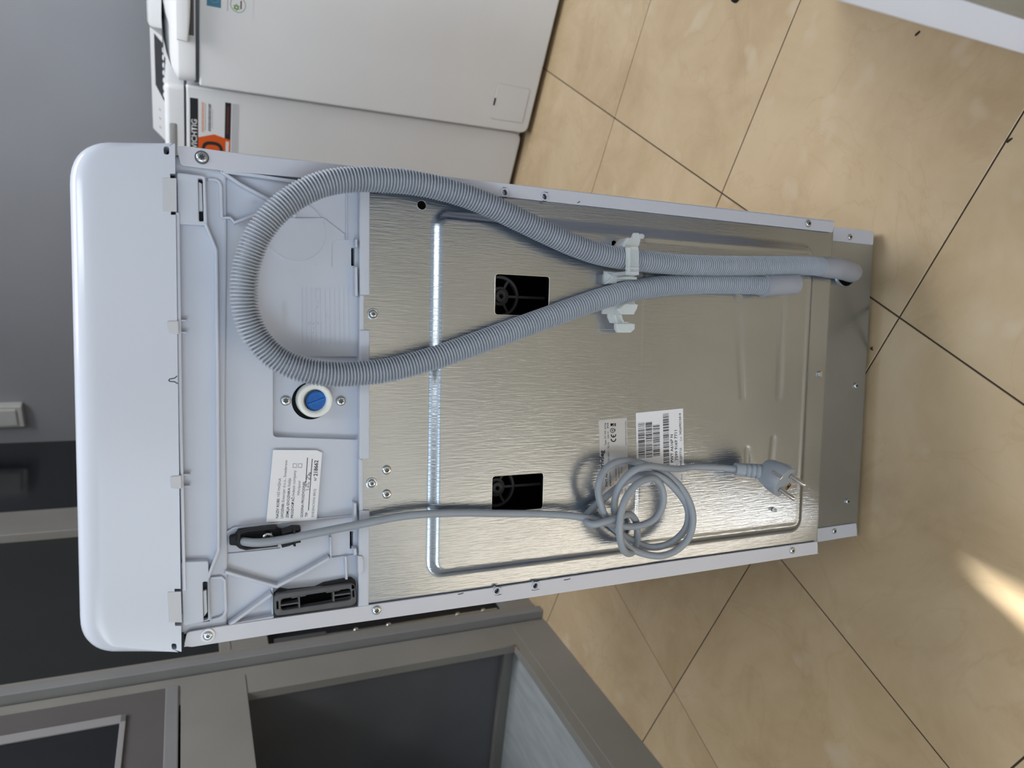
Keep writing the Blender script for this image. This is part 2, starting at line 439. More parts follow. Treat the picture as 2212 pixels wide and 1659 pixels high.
wall_in_frame('wall_left', [(-5.6, -0.9, 0.0, 0.1, 0, 0.45), (-5.6, -0.9, 0, 0.1, 2.45, 2.8), (-5.6, -4.5, 0, 0.1, 0.45, 2.45), (-2.775, -0.9, 0, 0.1, 0.45, 2.45), (-1.0, -0.9, 0.1, 0.65, 0, 2.8), (-1.0, 2.6, 0.65, 0.75, 0, 2.8)], PO, PA, 'plain_wall', 'side wall with a window opening beyond the steel cabinet')
def slab_poly(name, pts, z0, z1, m, label):
    bm = bmesh.new(); lo = [bm.verts.new((p.x, p.y, z0)) for p in pts]; hi = [bm.verts.new((p.x, p.y, z1)) for p in pts]; n = len(pts)
    bm.faces.new(lo); bm.faces.new(hi[::-1])
    for i in range(n): bm.faces.new((lo[i], hi[i], hi[(i + 1) % n], lo[(i + 1) % n]))
    bmesh.ops.recalc_face_normals(bm, faces=bm.faces); o = bpy.data.objects.new(name, mesh_from(bm)); COL.objects.link(o); o.data.materials.append(MATS[m]); tag(o, label, kind='structure')
def left_at(b): return EN((b - PO.dot(B_)) / E_.dot(B_), 0.1)
slab_poly('ceiling', [EN(2.6, 0.75), AB(2.6, BW + 0.1), AB(2.6, -4.7), left_at(-4.7), EN(-1.0, 0.1), EN(-1.0, 0.75)], 2.8, 2.9, 'ceiling_paint', 'plain white ceiling of the shop')

# ================================================================== MAIN WASHING MACHINE (seen from behind)
wm = empty('washing_machine', (0, 0.30, 0), 0, 'white top-loading washing machine turned to show its bare metal back, hose and cord', 'washing machine')
ZB, ZT, REC = 0.1268, 0.8297, 0.040
# --- steel shell
def side_panel(x0, x1):
    bm = bmesh.new(); prof = [(0, ZT), (0, ZB), (REC, ZB), (REC, 0.012), (0.6, 0.012), (0.6, ZT)]
    lo = [bm.verts.new((x0, y, z)) for y, z in prof]; hi = [bm.verts.new((x1, y, z)) for y, z in prof]
    bm.faces.new(lo); bm.faces.new(hi[::-1])
    for i in range(6): bm.faces.new((lo[i], hi[i], hi[(i + 1) % 6], lo[(i + 1) % 6]))
    bmesh.ops.recalc_face_normals(bm, faces=bm.faces); return mesh_from(bm)
part('side_panel', side_panel(0.1988, 0.2), 'white_steel', wm)
part('side_panel', side_panel(-0.2, -0.1988), 'white_steel', wm)
part('front_panel', box(-0.1988, 0.1988, 0.588, 0.6, 0.012, ZT), 'white_steel', wm)
part('base_plate', box(-0.1988, 0.1988, 0.05, 0.588, 0.014, 0.02), 'white_steel', wm)
for fx in (-0.17, 0.17):
    for fy in (0.09, 0.56):
        me = lathe([(0.001, 0), (0.02, 0), (0.02, 0.006), (0.012, 0.008), (0.012, 0.014)], 20); me.transform(Matrix.Rotation(-PI / 2, 4, 'X'))
        me.transform(Matrix.Translation((fx, fy, 0))); part('foot', me, 'black_plastic', wm, 40)
part('dark_core', box(-0.17, 0.17, 0.11, 0.55, 0.05, 0.78, 0.03), 'black_void', wm)  # black block added inside the shell so the openings look dark
# --- flanges: folded edges of the side panels
HOLE_R = [(1090, 416), (1176, 425)]; HOLE_L = [(1073, 1276), (1156, 1265)]
def chole(p, r, yf): x, z = XZ(p, yf); return tuple(circ(x, z, r, 20))
fr = plate('flange', [(381, 316), (398, 315), (560, 337), (800, 362), (1100, 397), (1450, 438), (1803, 479), (1799, 502), (1450, 464), (1100, 426), (800, 398), (620, 381), (480, 368), (390, 357)],
      'white_steel', wm, yf=-0.0012, th=0.0022, holes=[chole(p, 0.0028, -0.0012) for p in HOLE_R], r=[0.004, 0.003, 0, 0, 0, 0, 0.004, 0.001, 0, 0, 0, 0, 0.003, 0.003], label='white folded steel edge')
flg = plate('flange', [(397, 1396), (414, 1398), (600, 1369), (800, 1341), (1100, 1298), (1450, 1245), (1767, 1196), (1766, 1170), (1450, 1213), (1100, 1265), (800, 1307), (600, 1335), (480, 1353), (404, 1366)],
      'white_steel', wm, yf=-0.0012, th=0.0022, holes=[chole(p, 0.0028, -0.0012) for p in HOLE_L], r=[0.003, 0.004, 0, 0, 0, 0, 0.004, 0.001, 0, 0, 0, 0, 0.003, 0.003], label='white folded steel edge')
plate('lower_flange', [(1800, 489), (1888, 500), (1886, 529), (1797, 520)], 'white_steel', wm, yf=REC - 0.0012, th=0.002, r=[0, 0.004, 0.002, 0])
plate('lower_flange', [(1766, 1142), (1850, 1130), (1852, 1157), (1767, 1171)], 'white_steel', wm, yf=REC - 0.0012, th=0.002, r=[0, 0.003, 0.004, 0])
for pts, fo in ((HOLE_R, fr), (HOLE_L, flg)):
    for p in pts:
        x, z = XZ(p, -0.0012)
        me = plate_mesh(circ(x, z, 0.0041, 24), [circ(x, z, 0.0027, 24)], 0.0016, 0.0004, -0.0026); part('rolled_hole_rim', me, 'white_steel', fo, 40)
        k = 1.0 if fo is flg else 0.55
        for sgn in (-1, 1):
            z0_ = z + random.uniform(-0.002, 0.001); L0 = random.uniform(0.0035, 0.0055) * k; xx = x + sgn * 0.0043
            me = plate_mesh([(xx, z0_ - L0), (xx + 0.0005, z0_ - L0 * 0.3), (xx + 0.0002, z0_ + L0 * 0.2), (xx + 0.0006, z0_ + L0), (xx - 0.0001, z0_ + L0 * 0.8), (xx - 0.0006, z0_ + 0.0004), (xx - 0.0002, z0_ - L0 * 0.5)], (), 0.00008, 0, -0.0013)
            part('scuff_marks', me, 'scuff', fo)

# --- galvanised back sheet, pressed so that its middle stands proud
def sd_rr(x, z, x0, x1, z0, z1, r):
    cx, cz = (x0 + x1) / 2, (z0 + z1) / 2; qx = abs(x - cx) - (x1 - x0) / 2 + r; qz = abs(z - cz) - (z1 - z0) / 2 + r
    return math.hypot(max(qx, 0), max(qz, 0)) + min(max(qx, qz), 0) - r
def sst(a, c, t): t = max(0, min(1, (t - a) / (c - a))); return t * t * (3 - 2 * t)
oTL = XZ((926, 1250)); oTR = XZ((932, 452)); oBL = XZ((1737, 1149)); oBR = XZ((1759, 526))
EX0 = (oTL[0] + oBL[0]) / 2; EX1 = (oTR[0] + oBR[0]) / 2; EZ1 = (oTL[1] + oTR[1]) / 2; EZ0 = (oBL[1] + oBR[1]) / 2
Y_SHEET, PROUD = 0.0024, 0.0050
CREASE_Z = XZ((1380, 900))[1]
def segd(x, z, a, c):
    ax, az = a; bx, bz = c; t = max(0, min(1, ((x - ax) * (bx - ax) + (z - az) * (bz - az)) / ((bx - ax) ** 2 + (bz - az) ** 2)))
    return math.hypot(x - ax - t * (bx - ax), z - az - t * (bz - az))
RIBS = [(XZ((1590, 640)), XZ((1602, 858)), 0.0045), (XZ((1690, 620)), XZ((1680, 853)), 0.0045), (XZ((1668, 948)), XZ((1662, 1010)), 0.004), (XZ((1612, 970)), XZ((1612, 1000)), 0.004)]
def sheet_h(x, z):
    d = sd_rr(x, z, EX0, EX1, EZ0, EZ1, 0.016)
    h = PROUD * sst(0.0, 0.0088, -d)
    if d < -0.012:
        h -= 0.0005 * (1 - sst(0.0, 0.0016, abs(z - CREASE_Z))) * (1 if x > -0.14 else 0)
        h -= 0.0006 * sst(CREASE_Z + 0.001, CREASE_Z - 0.003, z) if z < CREASE_Z else 0
        for a, c, w in RIBS:
            q = segd(x, z, a, c)
            h -= 0.0007 * (1 - sst(w - 0.002, w + 0.001, q))
    return Y_SHEET - h
HR = []                                                  # rectangular inspection holes (x0,x1,z0,z1)
for c4 in ([(1070, 592), (1187, 597), (1185, 682), (1069, 681)], [(1063, 1029), (1174, 1021), (1172, 1104), (1062, 1103)]):
    q = XZs(c4, Y_SHEET - PROUD); HR.append((min((q[2][0] + q[3][0]) / 2, (q[0][0] + q[1][0]) / 2), max((q[2][0] + q[3][0]) / 2, (q[0][0] + q[1][0]) / 2), min((q[1][1] + q[2][1]) / 2, (q[0][1] + q[3][1]) / 2), max((q[1][1] + q[2][1]) / 2, (q[0][1] + q[3][1]) / 2)))
HC = [(*XZ((911, 443), Y_SHEET), 0.0041), (*XZ((1326, 526), Y_SHEET - PROUD), 0.0031)]
def hole_sd(x, z):
    d = 1
    for x0, x1, z0, z1 in HR: d = min(d, sd_rr(x, z, x0, x1, z0, z1, 0.003))
    for cx, cz, r in HC: d = min(d, math.hypot(x - cx, z - cz) - r)
    return d
def sheet_mesh():
    x0, x1, z0, z1 = -0.1975, 0.1975, ZB + 0.001, 0.6868; st = 0.0019
    nx = int((x1 - x0) / st); nz = int((z1 - z0) / st)
    bm = bmesh.new(); vs = {}
    for i in range(nx + 1):
        for j in range(nz + 1):
            x = x0 + (x1 - x0) * i / nx; z = z0 + (z1 - z0) * j / nz
            vs[i, j] = bm.verts.new((x, sheet_h(x, z), z))
    for i in range(nx):
        for j in range(nz):
            c = vs[i, j].co.lerp(vs[i + 1, j + 1].co, 0.5)
            if hole_sd(c.x, c.z) < 0: continue
            bm.faces.new((vs[i, j], vs[i + 1, j], vs[i + 1, j + 1], vs[i, j + 1]))
    for v in vs.values():
        if v.is_valid and not v.link_faces: bm.verts.remove(v); continue
        if v.is_boundary and abs(hole_sd(v.co.x, v.co.z)) < 0.004:
            for _ in range(3):
                d = hole_sd(v.co.x, v.co.z); e = 1e-5
                gx = (hole_sd(v.co.x + e, v.co.z) - hole_sd(v.co.x - e, v.co.z)) / (2 * e); gz = (hole_sd(v.co.x, v.co.z + e) - hole_sd(v.co.x, v.co.z - e)) / (2 * e)
                v.co.x -= d * gx; v.co.z -= d * gz
    me = mesh_from(bm)
    for p in me.polygons: p.use_smooth = True
    return me
sheet = part('back_sheet', sheet_mesh(), 'galvanised_sheet', wm, label='galvanised steel back sheet with a pressed raised field')
for x0, x1, z0, z1 in HR:
    y = Y_SHEET - PROUD
    me = plate_mesh(rp([(x0 - .0006, z0 - .0006), (x1 + .0006, z0 - .0006), (x1 + .0006, z1 + .0006), (x0 - .0006, z1 + .0006)], 0.003), [rp([(x0 + .0003, z0 + .0003), (x1 - .0003, z0 + .0003), (x1 - .0003, z1 - .0003), (x0 + .0003, z1 - .0003)], 0.003)], 0.0016, 0.0002, y - 0.0002)
    part('hole_edge', me, 'screw_metal', sheet)
for (cx, cz, r), y in zip(HC, (Y_SHEET, Y_SHEET - PROUD)):
    part('hole_edge', plate_mesh(circ(cx, cz, r + .0004), [circ(cx, cz, r - .0002)], 0.0016, 0.0002, y - 0.0002), 'screw_metal', sheet)
# spoked wheels of dark plastic seen through the inspection holes
def wheel(cpx, yy, R):
    x, z = XZ(cpx, yy)
    ms = [plate_mesh(circ(x, z, R, 40), [circ(x, z, R - 0.0028, 40)], 0.006, 0.0005, yy), plate_mesh(circ(x, z, 0.0062, 28), [circ(x, z, 0.0022, 20)], 0.012, 0.0005, yy - 0.004),
          plate_mesh(circ(x, z, 0.0095, 28), [circ(x, z, 0.006, 28)], 0.004, 0.0003, yy)]
    for k in range(6):
        a = k * PI / 3 + PI / 2; L1 = R + (0.03 if k == 3 else 0.006 if k % 2 else 0.0)
        ms.append(plate_mesh(offset_poly([(x + 0.006 * math.cos(a), z + 0.006 * math.sin(a)), (x + L1 * math.cos(a), z + L1 * math.sin(a))], 0.0026), (), 0.005, 0.0004, yy + 0.0006))
    return join(ms)
mat('pulley_plastic', (0.06, 0.06, 0.065), 0.5)
part('spoked_wheel', wheel((1080, 640), 0.032, 0.0205), 'pulley_plastic', wm, 35)
part('spoked_wheel', wheel((1072, 1053), 0.032, 0.0205), 'pulley_plastic', wm, 35)
# --- set-back lower sheet with the hose outlet
ox, oz = XZ((1828, 590), REC)
part('lower_sheet', plate_mesh([(-0.197, 0.013), (0.197, 0.013), (0.197, 0.135), (-0.197, 0.135)], [circ(ox, oz, 0.0165, 36)], 0.0012, 0, REC + 0.0008), 'galvanised_sheet', wm)
part('outlet_rim', plate_mesh(circ(ox, oz, 0.0178, 36), [circ(ox, oz, 0.0162, 36)], 0.003, 0.0006, REC - 0.0012), 'galvanised_sheet', wm, 40)
part('sheet_underfold', box(-0.197, 0.197, Y_SHEET, REC + 0.002, ZB, ZB + 0.0012), 'galvanised_sheet', wm)

# --- lid / top cover
def lid_mesh():
    yf = -0.006
    rt = XZ((378, 309), yf); lb = XZ((392, 1410), yf)
    xr, xl = rt[0], lb[0]; zb = (rt[1] + lb[1]) / 2; zt = 0.9035
    base = rp([(xl, zb), (xr, zb), (xr - 0.0035, zt - 0.02), (xr - 0.010, zt), (xl + 0.014, zt), (xl + 0.0045, zt - 0.02)], 0)
    out = rp([(xl, zb), (xr, zb), (xr - 0.004, zt), (xl + 0.0085, zt)], [0.0015, 0.0015, 0.034, 0.030], 10)
    n = len(out); nor = []
    for i in range(n):
        d = Vector(out[(i + 1) % n]) - Vector(out[i - 1]); d.normalize(); nor.append(Vector((d.y, -d.x)))
    rings = [(1.15, 0.0), (1.0, 0.000), (0.80, 0.0003), (0.55, 0.0012), (0.32, 0.0030), (0.15, 0.0060), (0.04, 0.0105), (0.0, 0.016), (0.0, 0.10), (0.0, 0.35), (0.0, 0.60)]
    bm = bmesh.new(); RV = []
    for k, dy in rings:
        vs = []
        for (x, z), nn in zip(out, nor):
            top = max(0, nn.y); sx = 0.006 * nn.x * min(1, max(0, (z - zb - 0.002) / 0.04))
            if nn.y < -0.5: sx = 0
            vs.append(bm.verts.new((x - k * sx, yf + dy, z - k * 0.019 * top)))
        RV.append(vs)
    for a, c in zip(RV, RV[1:]):
        for i in range(n): bm.faces.new((a[i], a[(i + 1) % n], c[(i + 1) % n], c[i]))
    bm.faces.new(RV[0]); bm.faces.new(RV[-1][::-1])
    bmesh.ops.recalc_face_normals(bm, faces=bm.faces)
    return mesh_from(bm)
def cutter(polys, y0, y1):
    return join([plate_mesh(p, (), y1 - y0, 0, y0) for p in polys])
def boolean(me, cut):
    a = bpy.data.objects.new('a', me); c = bpy.data.objects.new('b', cut); COL.objects.link(a); COL.objects.link(c)
    md = a.modifiers.new('d', 'BOOLEAN'); md.operation = 'DIFFERENCE'; md.object = c; md.solver = 'MANIFOLD'
    bpy.context.view_layer.update()
    dg = bpy.context.evaluated_depsgraph_get(); r = bpy.data.meshes.new_from_object(a.evaluated_get(dg))
    bpy.data.objects.remove(a); bpy.data.objects.remove(c); return r
LY = -0.006
notches = [[(367, 375), (384, 375), (384, 386), (368, 386)], [(369, 456), (386, 456), (386, 464), (369, 464)], [(377, 1272), (395, 1272), (395, 1281), (377, 1281)], [(378, 1342), (397, 1342), (397, 1352), (378, 1352)]]
caps = [rp(XZs([(353, 316), (365, 316), (366, 334), (354, 334)], LY), 0.0022), rp(XZs([(370, 1390), (381, 1390), (382, 1403), (371, 1403)], LY), 0.0022)]
c9 = [(383, 812), (377, 817), (367, 818.5), (364.5, 821.5), (367, 824), (377, 824.5), (384, 829)]
vee = offset_poly(XZs(c9, LY), 0.0007)
lm = boolean(lid_mesh(), cutter([XZs(p, LY) for p in notches] + caps, -0.03, 0.008))
lm.materials.clear()
lid = part('lid', lm, 'lid_plastic', wm, 28, label='glossy white plastic top cover')
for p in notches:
    q = XZs(p, LY); part('notch_shade', plate_mesh([(x, max(z, ZT + .0005)) for x, z in q], (), 0.003, 0, 0.004), 'black_plastic', lid)  # black block behind each lid notch, its colour gives the gap's shade
for c in caps:
    cx = sum(p[0] for p in c) / len(c); cz = sum(p[1] for p in c) / len(c)
    part('screw_well', plate_mesh(circ(cx + 0.0006, cz - 0.0014, 0.0016, 18), (), 0.002, 0, 0.0060), 'black_plastic', lid)
part('centre_snap', plate_mesh(vee, (), 0.0003, 0, LY - 0.0002), 'black_plastic', lid)
plate('hinge_tab', [(350, 384), (381, 385), (382, 457), (351, 456)], 'grey_tab', lid, yf=LY - 0.0006, th=0.0012, bev=0.0002)
plate('hinge_tab', [(362, 1279), (391, 1278), (393, 1345), (365, 1344)], 'grey_tab', lid, yf=LY - 0.0006, th=0.0012, bev=0.0002)
for p in ([(361, 693), (386, 693), (387, 722), (362, 720)], [(367, 1029), (392, 1027), (393, 1056), (369, 1055)]):
    plate('snap_tab', p, 'grey_tab', lid, yf=LY - 0.0012, th=0.003, bev=0.0008, r=[0.002, 0, 0, 0.002])
for y in (692, 718, 1026, 1051):
    x0 = 387 if y < 900 else 394
    rib('snap_rib', [(x0, y), (x0 + 16, y)], 'back_plastic', wm, 0.0012, -0.003, 0.006)
# lip under the lid
rib('lid_lip', [(384, 458), (390, 900), (398, 1276)], 'lid_plastic', wm, 0.0026, -0.0045, 0.004, 0.0009)

# --- moulded plastic back plate
YU, YL = 0.0035, 0.0075                                   # upper (trough rim) and lower level
bp_hole = rp(XZs([(590, 770), (776, 770), (776, 950), (590, 944)], YL), 0.004)
outer = XZs([(380, 335), (799, 380), (799, 637), (787, 637), (787, 713), (799, 713), (799, 992), (785, 992), (785, 1103), (799, 1103), (797, 1312), (397, 1370)], YL)
pl_holes = [bp_hole, XZs([(759, 535), (766, 535), (766, 574), (759, 574)], YL), XZs([(756, 1148), (763, 1148), (763, 1185), (756, 1185)], YL),
            rp(XZs([(607, 1290), (760, 1264), (762, 1296), (607, 1323)], YL), 0.003)]
back = part('back_plate', plate_mesh(outer, pl_holes, 0.010, 0.0004, YL), 'back_plastic', wm, 14, label='moulded white plastic back plate')
# strip that hides behind the lid's edge (top)
plate('upper_band', [(375, 335), (488, 368), (490, 500), (486, 900), (492, 1200), (490, 1352), (390, 1368)], 'back_plastic', back, yf=YU, th=0.004, bev=0.0016)
# inlet pocket floor and slanting edges
plate('pocket_floor', [(585, 765), (780, 765), (780, 955), (585, 955)], 'back_plastic', back, yf=0.0145, th=0.002, bev=0, holes=[tuple(circ(*XZ((672, 866), 0.0145), 0.0164, 40))])
# trough ridge
rib('ridge', [(443, 482), (467, 540), (470, 800), (472, 1190), (449, 1250)], 'back_plastic', back, 0.0024, -0.0035, 0.0045, 0.0008)
rib('ridge', [(404, 486), (443, 484)], 'back_plastic', back, 0.001, 0.002, 0.0045)
rib('ridge', [(410, 1212), (449, 1208)], 'back_plastic', back, 0.001, 0.002, 0.0045)
# hinge plates with slots
hp1 = plate('hinge_plate', [(382, 372), (444, 380), (448, 487), (385, 484)], 'back_plastic', back, yf=-0.0030, th=0.0065, r=0.002, bev=0.0008, holes=[tuple(rp(XZs([(428, 385), (438, 386), (440, 478), (430, 478)], -0.003), 0.0012))])
hp2 = plate('hinge_plate', [(391, 1214), (450, 1212), (455, 1340), (396, 1353)], 'back_plastic', back, yf=-0.0030, th=0.0065, r=0.002, bev=0.0008, holes=[tuple(rp(XZs([(438, 1257), (448, 1257), (450, 1338), (440, 1341)], -0.003), 0.0012))])
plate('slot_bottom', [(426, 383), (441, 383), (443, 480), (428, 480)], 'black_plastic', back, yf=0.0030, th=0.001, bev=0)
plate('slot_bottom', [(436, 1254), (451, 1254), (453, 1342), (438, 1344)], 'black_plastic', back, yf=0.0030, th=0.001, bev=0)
plate('hinge_leaf', [(429, 393), (436, 397), (438, 456), (430, 456)], 'grey_tab', back, yf=-0.0012, th=0.004, bev=0.0002)
plate('hinge_leaf', [(439, 1277), (446, 1275), (448, 1322), (441, 1332)], 'grey_tab', back, yf=-0.0012, th=0.004, bev=0.0002)
# pockets beside the hinges
rib('pocket_rim', [(449, 387), (466, 388), (473, 393), (477, 402), (479, 470)], 'back_plastic', back, 0.0022, 0.0005, 0.0045)
rib('pocket_rim', [(479, 470), (497, 470), (503, 476), (508, 483)], 'back_plastic', back, 0.0018, 0.001, 0.008)
rib('pocket_rim', [(455, 1250), (478, 1248), (485, 1254), (488, 1320), (484, 1330), (474, 1336), (458, 1340)], 'back_plastic', back, 0.0022, 0.0005, 0.0045)
# stiffening ribs, right
rib('stiffening_rib', [(477, 369), (560, 380), (680, 398), (795, 411)], 'back_plastic', back, 0.0028, -0.0010, 0.008, 0.0008)
rib('stiffening_rib', [(477, 369), (520, 398), (580, 430), (640, 466)], 'back_plastic', back, 0.0026, -0.0010, 0.008, 0.0008)
rib('stiffening_rib', [(508, 480), (535, 470), (580, 452), (640, 430)], 'back_plastic', back, 0.0022, 0.0005, 0.008, 0.0006)
# stiffening ribs, left
rib('stiffening_rib', [(486, 1236), (540, 1252), (598, 1268), (660, 1236), (712, 1206)], 'back_plastic', back, 0.0030, -0.0005, 0.008, 0.0010)
rib('stiffening_rib', [(496, 1351), (545, 1315), (588, 1284)], 'back_plastic', back, 0.0030, -0.0005, 0.008, 0.0010)
rib('stiffening_rib', [(496, 1351), (592, 1334)], 'back_plastic', back, 0.0026, 0.0, 0.008, 0.0008)
rib('stiffening_rib', [(588, 1268), (589, 1334)], 'back_plastic', back, 0.0014, 0.003, 0.008)
rib('stiffening_rib', [(714, 1160), (715, 1206)], 'back_plastic', back, 0.0016, 0.003, 0.008)
rib('stiffening_rib', [(747, 1202), (749, 1252)], 'back_plastic', back, 0.0020, 0.002, 0.008)
rib('stiffening_rib', [(715, 1206), (764, 1200)], 'back_plastic', back, 0.0010, 0.005, 0.008)
# cable pocket
rib('cable_pocket_edge', [(765, 1114), (680, 1122), (590, 1131), (505, 1141), (492, 1149), (487, 1162), (487, 1232)], 'back_plastic', back, 0.0016, 0.0048, 0.008, 0.0005)
rib('cable_pocket_edge', [(488, 1197), (560, 1190), (605, 1185)], 'back_plastic', back, 0.0009, 0.0062, 0.008)
# ledge that overlaps the sheet, with hooks
for seg_ in ([(777, 380), (799, 390), (799, 637), (777, 637)], [(777, 637), (787, 637), (787, 713), (777, 713)], [(777, 713), (799, 713), (799, 992), (777, 992)], [(776, 992), (785, 992), (785, 1103), (776, 1103)], [(776, 1103), (799, 1103), (797, 1310), (774, 1311)]):
    plate('ledge', seg_, 'back_plastic', back, yf=-0.0008, th=0.006, bev=0.0010)
plate('hook', [(768, 517), (772, 517), (772, 534), (768, 534)], 'back_plastic', back, yf=-0.002, th=0.010, bev=0.0004)
plate('hook', [(767, 577), (772, 577), (773, 639), (767, 639)], 'back_plastic', back, yf=-0.002, th=0.010, bev=0.0004)
plate('hook', [(765, 1087), (770, 1087), (771, 1132), (765, 1132)], 'back_plastic', back, yf=-0.002, th=0.010, bev=0.0004)
plate('hook', [(764, 1186), (770, 1184), (771, 1199), (765, 1200)], 'back_plastic', back, yf=-0.002, th=0.010, bev=0.0006)
plate('hook', [(773, 1201), (782, 1201), (786, 1208), (786, 1232), (781, 1240), (774, 1240)], 'back_plastic', back, yf=-0.003, th=0.006, bev=0.0008, r=0.001)
# raised rounded field with the cut-out step
plate('raised_field', [(550, 470), (700, 470), (745, 505), (745, 518), (725, 518), (718, 524), (717, 577), (615, 564), (572, 530)], 'back_plastic', back, yf=0.0062, th=0.003, bev=0.0006, r=[0, 0, 0, 0, 0, 0.002, 0, 0.004, 0.003])
cx, cz = XZ((640, 500), 0.0060); part('disc_mark', plate_mesh(circ(cx, cz, 0.0245, 56), [circ(cx, cz, 0.0243, 56)], 0.0004, 0, 0.0059), 'grey_tab', back)
rib('raised_line', [(749, 420), (749, 518)], 'back_plastic', back, 0.0012, 0.0055, 0.008)
# moulded date chart and letters
ms = []
for k in range(11):
    x = 652 + k * 10.0; ms.append(plate_mesh(offset_poly(XZs([(x, 621), (x + 1.5, 744)], YL), 0.0004), (), 0.0005, 0, YL - 0.0004))
for p in [(687, 625), (689, 653), (688, 663), (706, 682), (669, 700), (679, 700), (689, 699), (681, 709), (679, 719)]:
    ms.append(plate_mesh(circ(*XZ(p, YL), 0.0010, 12), (), 0.0009, 0, YL - 0.0008))
part('moulded_date_chart', join(ms), 'back_plastic', back)
for t_, a, c in (('PP30Mk', (622, 704), (620, 650)), ('R', (556, 441), (556, 431)), ('L', (575, 1327), (575, 1320))):
    part('moulded_letter', text_mesh(t_, XZ(a, YL), XZ(c, YL), YL - 0.0003), 'grey_tab', back)
# --- water inlet
cx, cz = XZ((683, 866), 0.0)
def at(me, loc): me.transform(Matrix.Translation(loc)); return me
cup = at(lathe([(0.0150, -0.012), (0.0150, -0.002), (0.0146, 0.0005), (0.0138, 0.0012), (0.0112, 0.0010), (0.0096, -0.001), (0.0092, -0.004), (0.0092, -0.012)], 44), (cx, 0.004, cz))
inlet = part('water_inlet', cup, 'inlet_white', wm, 50, label='white water inlet collar')
WORLD[inlet.name] = Matrix.Identity(4)
cpx, cpz = XZ((684, 867), 0.008)
part('blue_cap', at(lathe([(0.0088, -0.006), (0.0088, 0.0), (0.0080, 0.0006), (0.0074, 0.0000)], 36), (cpx, 0.0075, cpz)), 'blue_cap', inlet, 40)
a_ = math.radians(-16)
bar = box(-0.0078, 0.0078, -0.0010, 0.0010, -0.0009, 0.0009, 0.0003); bar.transform(Matrix.Rotation(math.radians(70), 4, 'Y')); part('cap_bar', at(bar, (cpx, 0.0070, cpz)), 'blue_cap', inlet)
ms = []
for i in range(-7, 8):
    for j in range(-7, 8):
        x, z = i * 0.00085, j * 0.00085
        rr = math.hypot(x, z)
        if 0.0028 < rr < 0.0062 and abs(math.sin(math.atan2(z, x) - math.radians(-70))) > 0.35: ms.append(plate_mesh(circ(cpx + x, cpz + z, 0.00026, 6), (), 0.0001, 0, 0.00744))
mat('blue_hole', (0.006, 0.05, 0.22), 0.6)
part('cap_perforation', join(ms), 'blue_hole', inlet)
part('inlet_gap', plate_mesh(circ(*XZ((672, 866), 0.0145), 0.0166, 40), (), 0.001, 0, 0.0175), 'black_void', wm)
# --- vent
cv = crop(470, 1080, 6.506)
vent = part('vent', plate_mesh(rp(XZs([cv(800, 1335), cv(880, 1262), cv(1000, 1282), cv(1380, 1245), cv(1500, 1185), cv(1890, 1108), cv(1948, 1150), cv(1960, 1480), cv(860, 1642), cv(795, 1600)], 0.001), [0.003, 0.003, 0.004, 0.004, 0.004, 0.003, 0.003, 0.004, 0.004, 0.003]), [rp(XZs([(607, 1290), (760, 1264), (762, 1296), (607, 1323)], YL), 0.002)], 0.008, 0.0008, 0.0012), 'black_plastic', wm, 30, label='black rubber gasket behind the vent')
WORLD[vent.name] = Matrix.Identity(4)
fo = rp(XZs([cv(795, 1330), cv(1935, 1168), cv(1955, 1478), cv(800, 1640)], -0.0035), 0.0050)
fi = rp(XZs([cv(888, 1395), cv(1872, 1245), cv(1882, 1400), cv(892, 1556)], -0.0035), 0.003)
sl1 = XZs([cv(828, 1430), cv(856, 1427), cv(860, 1533), cv(832, 1537)], -0.0035); sl2 = XZs([cv(1895, 1262), cv(1922, 1258), cv(1928, 1362), cv(1900, 1367)], -0.0035)
part('vent_frame', plate_mesh(fo, [fi, sl1, sl2], 0.006, 0.0007, -0.0035), 'vent_plastic', vent, 30, label='dark grey vent frame')
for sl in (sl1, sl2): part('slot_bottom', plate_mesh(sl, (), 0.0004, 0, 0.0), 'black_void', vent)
for a, c in (((1145, 1335), (1150, 1520)), ((1628, 1268), (1634, 1430)), ((888, 1484), (1145, 1445)), ((1632, 1346), (1875, 1312)), ((1040, 1375), (1240, 1340)), ((1530, 1300), (1720, 1265)), ((1035, 1560), (1245, 1530)), ((1530, 1480), (1735, 1445))):
    rib('vent_bar', [cv(*a), cv(*c)], 'vent_plastic', vent, 0.0014, -0.0030, 0.004, 0.0003)
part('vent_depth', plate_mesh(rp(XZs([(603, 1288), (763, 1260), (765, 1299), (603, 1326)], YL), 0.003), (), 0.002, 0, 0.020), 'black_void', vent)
# --- cord entry
sr = plate('cord_grip', [cv(168, 520), cv(250, 497), cv(290, 432), cv(840, 368), cv(850, 410), cv(930, 422), cv(1000, 415), cv(1010, 390), cv(1165, 383), cv(1175, 420), cv(1170, 450), cv(1000, 500), cv(860, 560), cv(855, 645), cv(400, 714), cv(310, 690), cv(255, 645), cv(168, 640)], 'black_plastic', wm, yf=0.0015, th=0.007, bev=0.0012, r=0.0016, label='black plastic cord grip')
WORLD[sr.name] = Matrix.Identity(4)
rib('grip_wall', [cv(850, 640), cv(400, 690), cv(320, 660), cv(290, 580), cv(310, 470), cv(400, 440), cv(830, 390)], 'black_plastic', sr, 0.0022, -0.0045, 0.002, 0.0006)
rib('grip_clip', [cv(905, 470), cv(1010, 440), cv(1060, 415), cv(1165, 415)], 'black_plastic', sr, 0.0040, -0.0055, 0.003, 0.0008)
rib('grip_clip', [cv(905, 650), cv(1010, 622), cv(1080, 590), cv(1170, 575)], 'black_plastic', sr, 0.0034, -0.0045, 0.006, 0.0008)
rib('grip_tie', [cv(1080, 400), cv(1080, 500)], 'black_plastic', sr, 0.0018, -0.0085, -0.004, 0.0004)
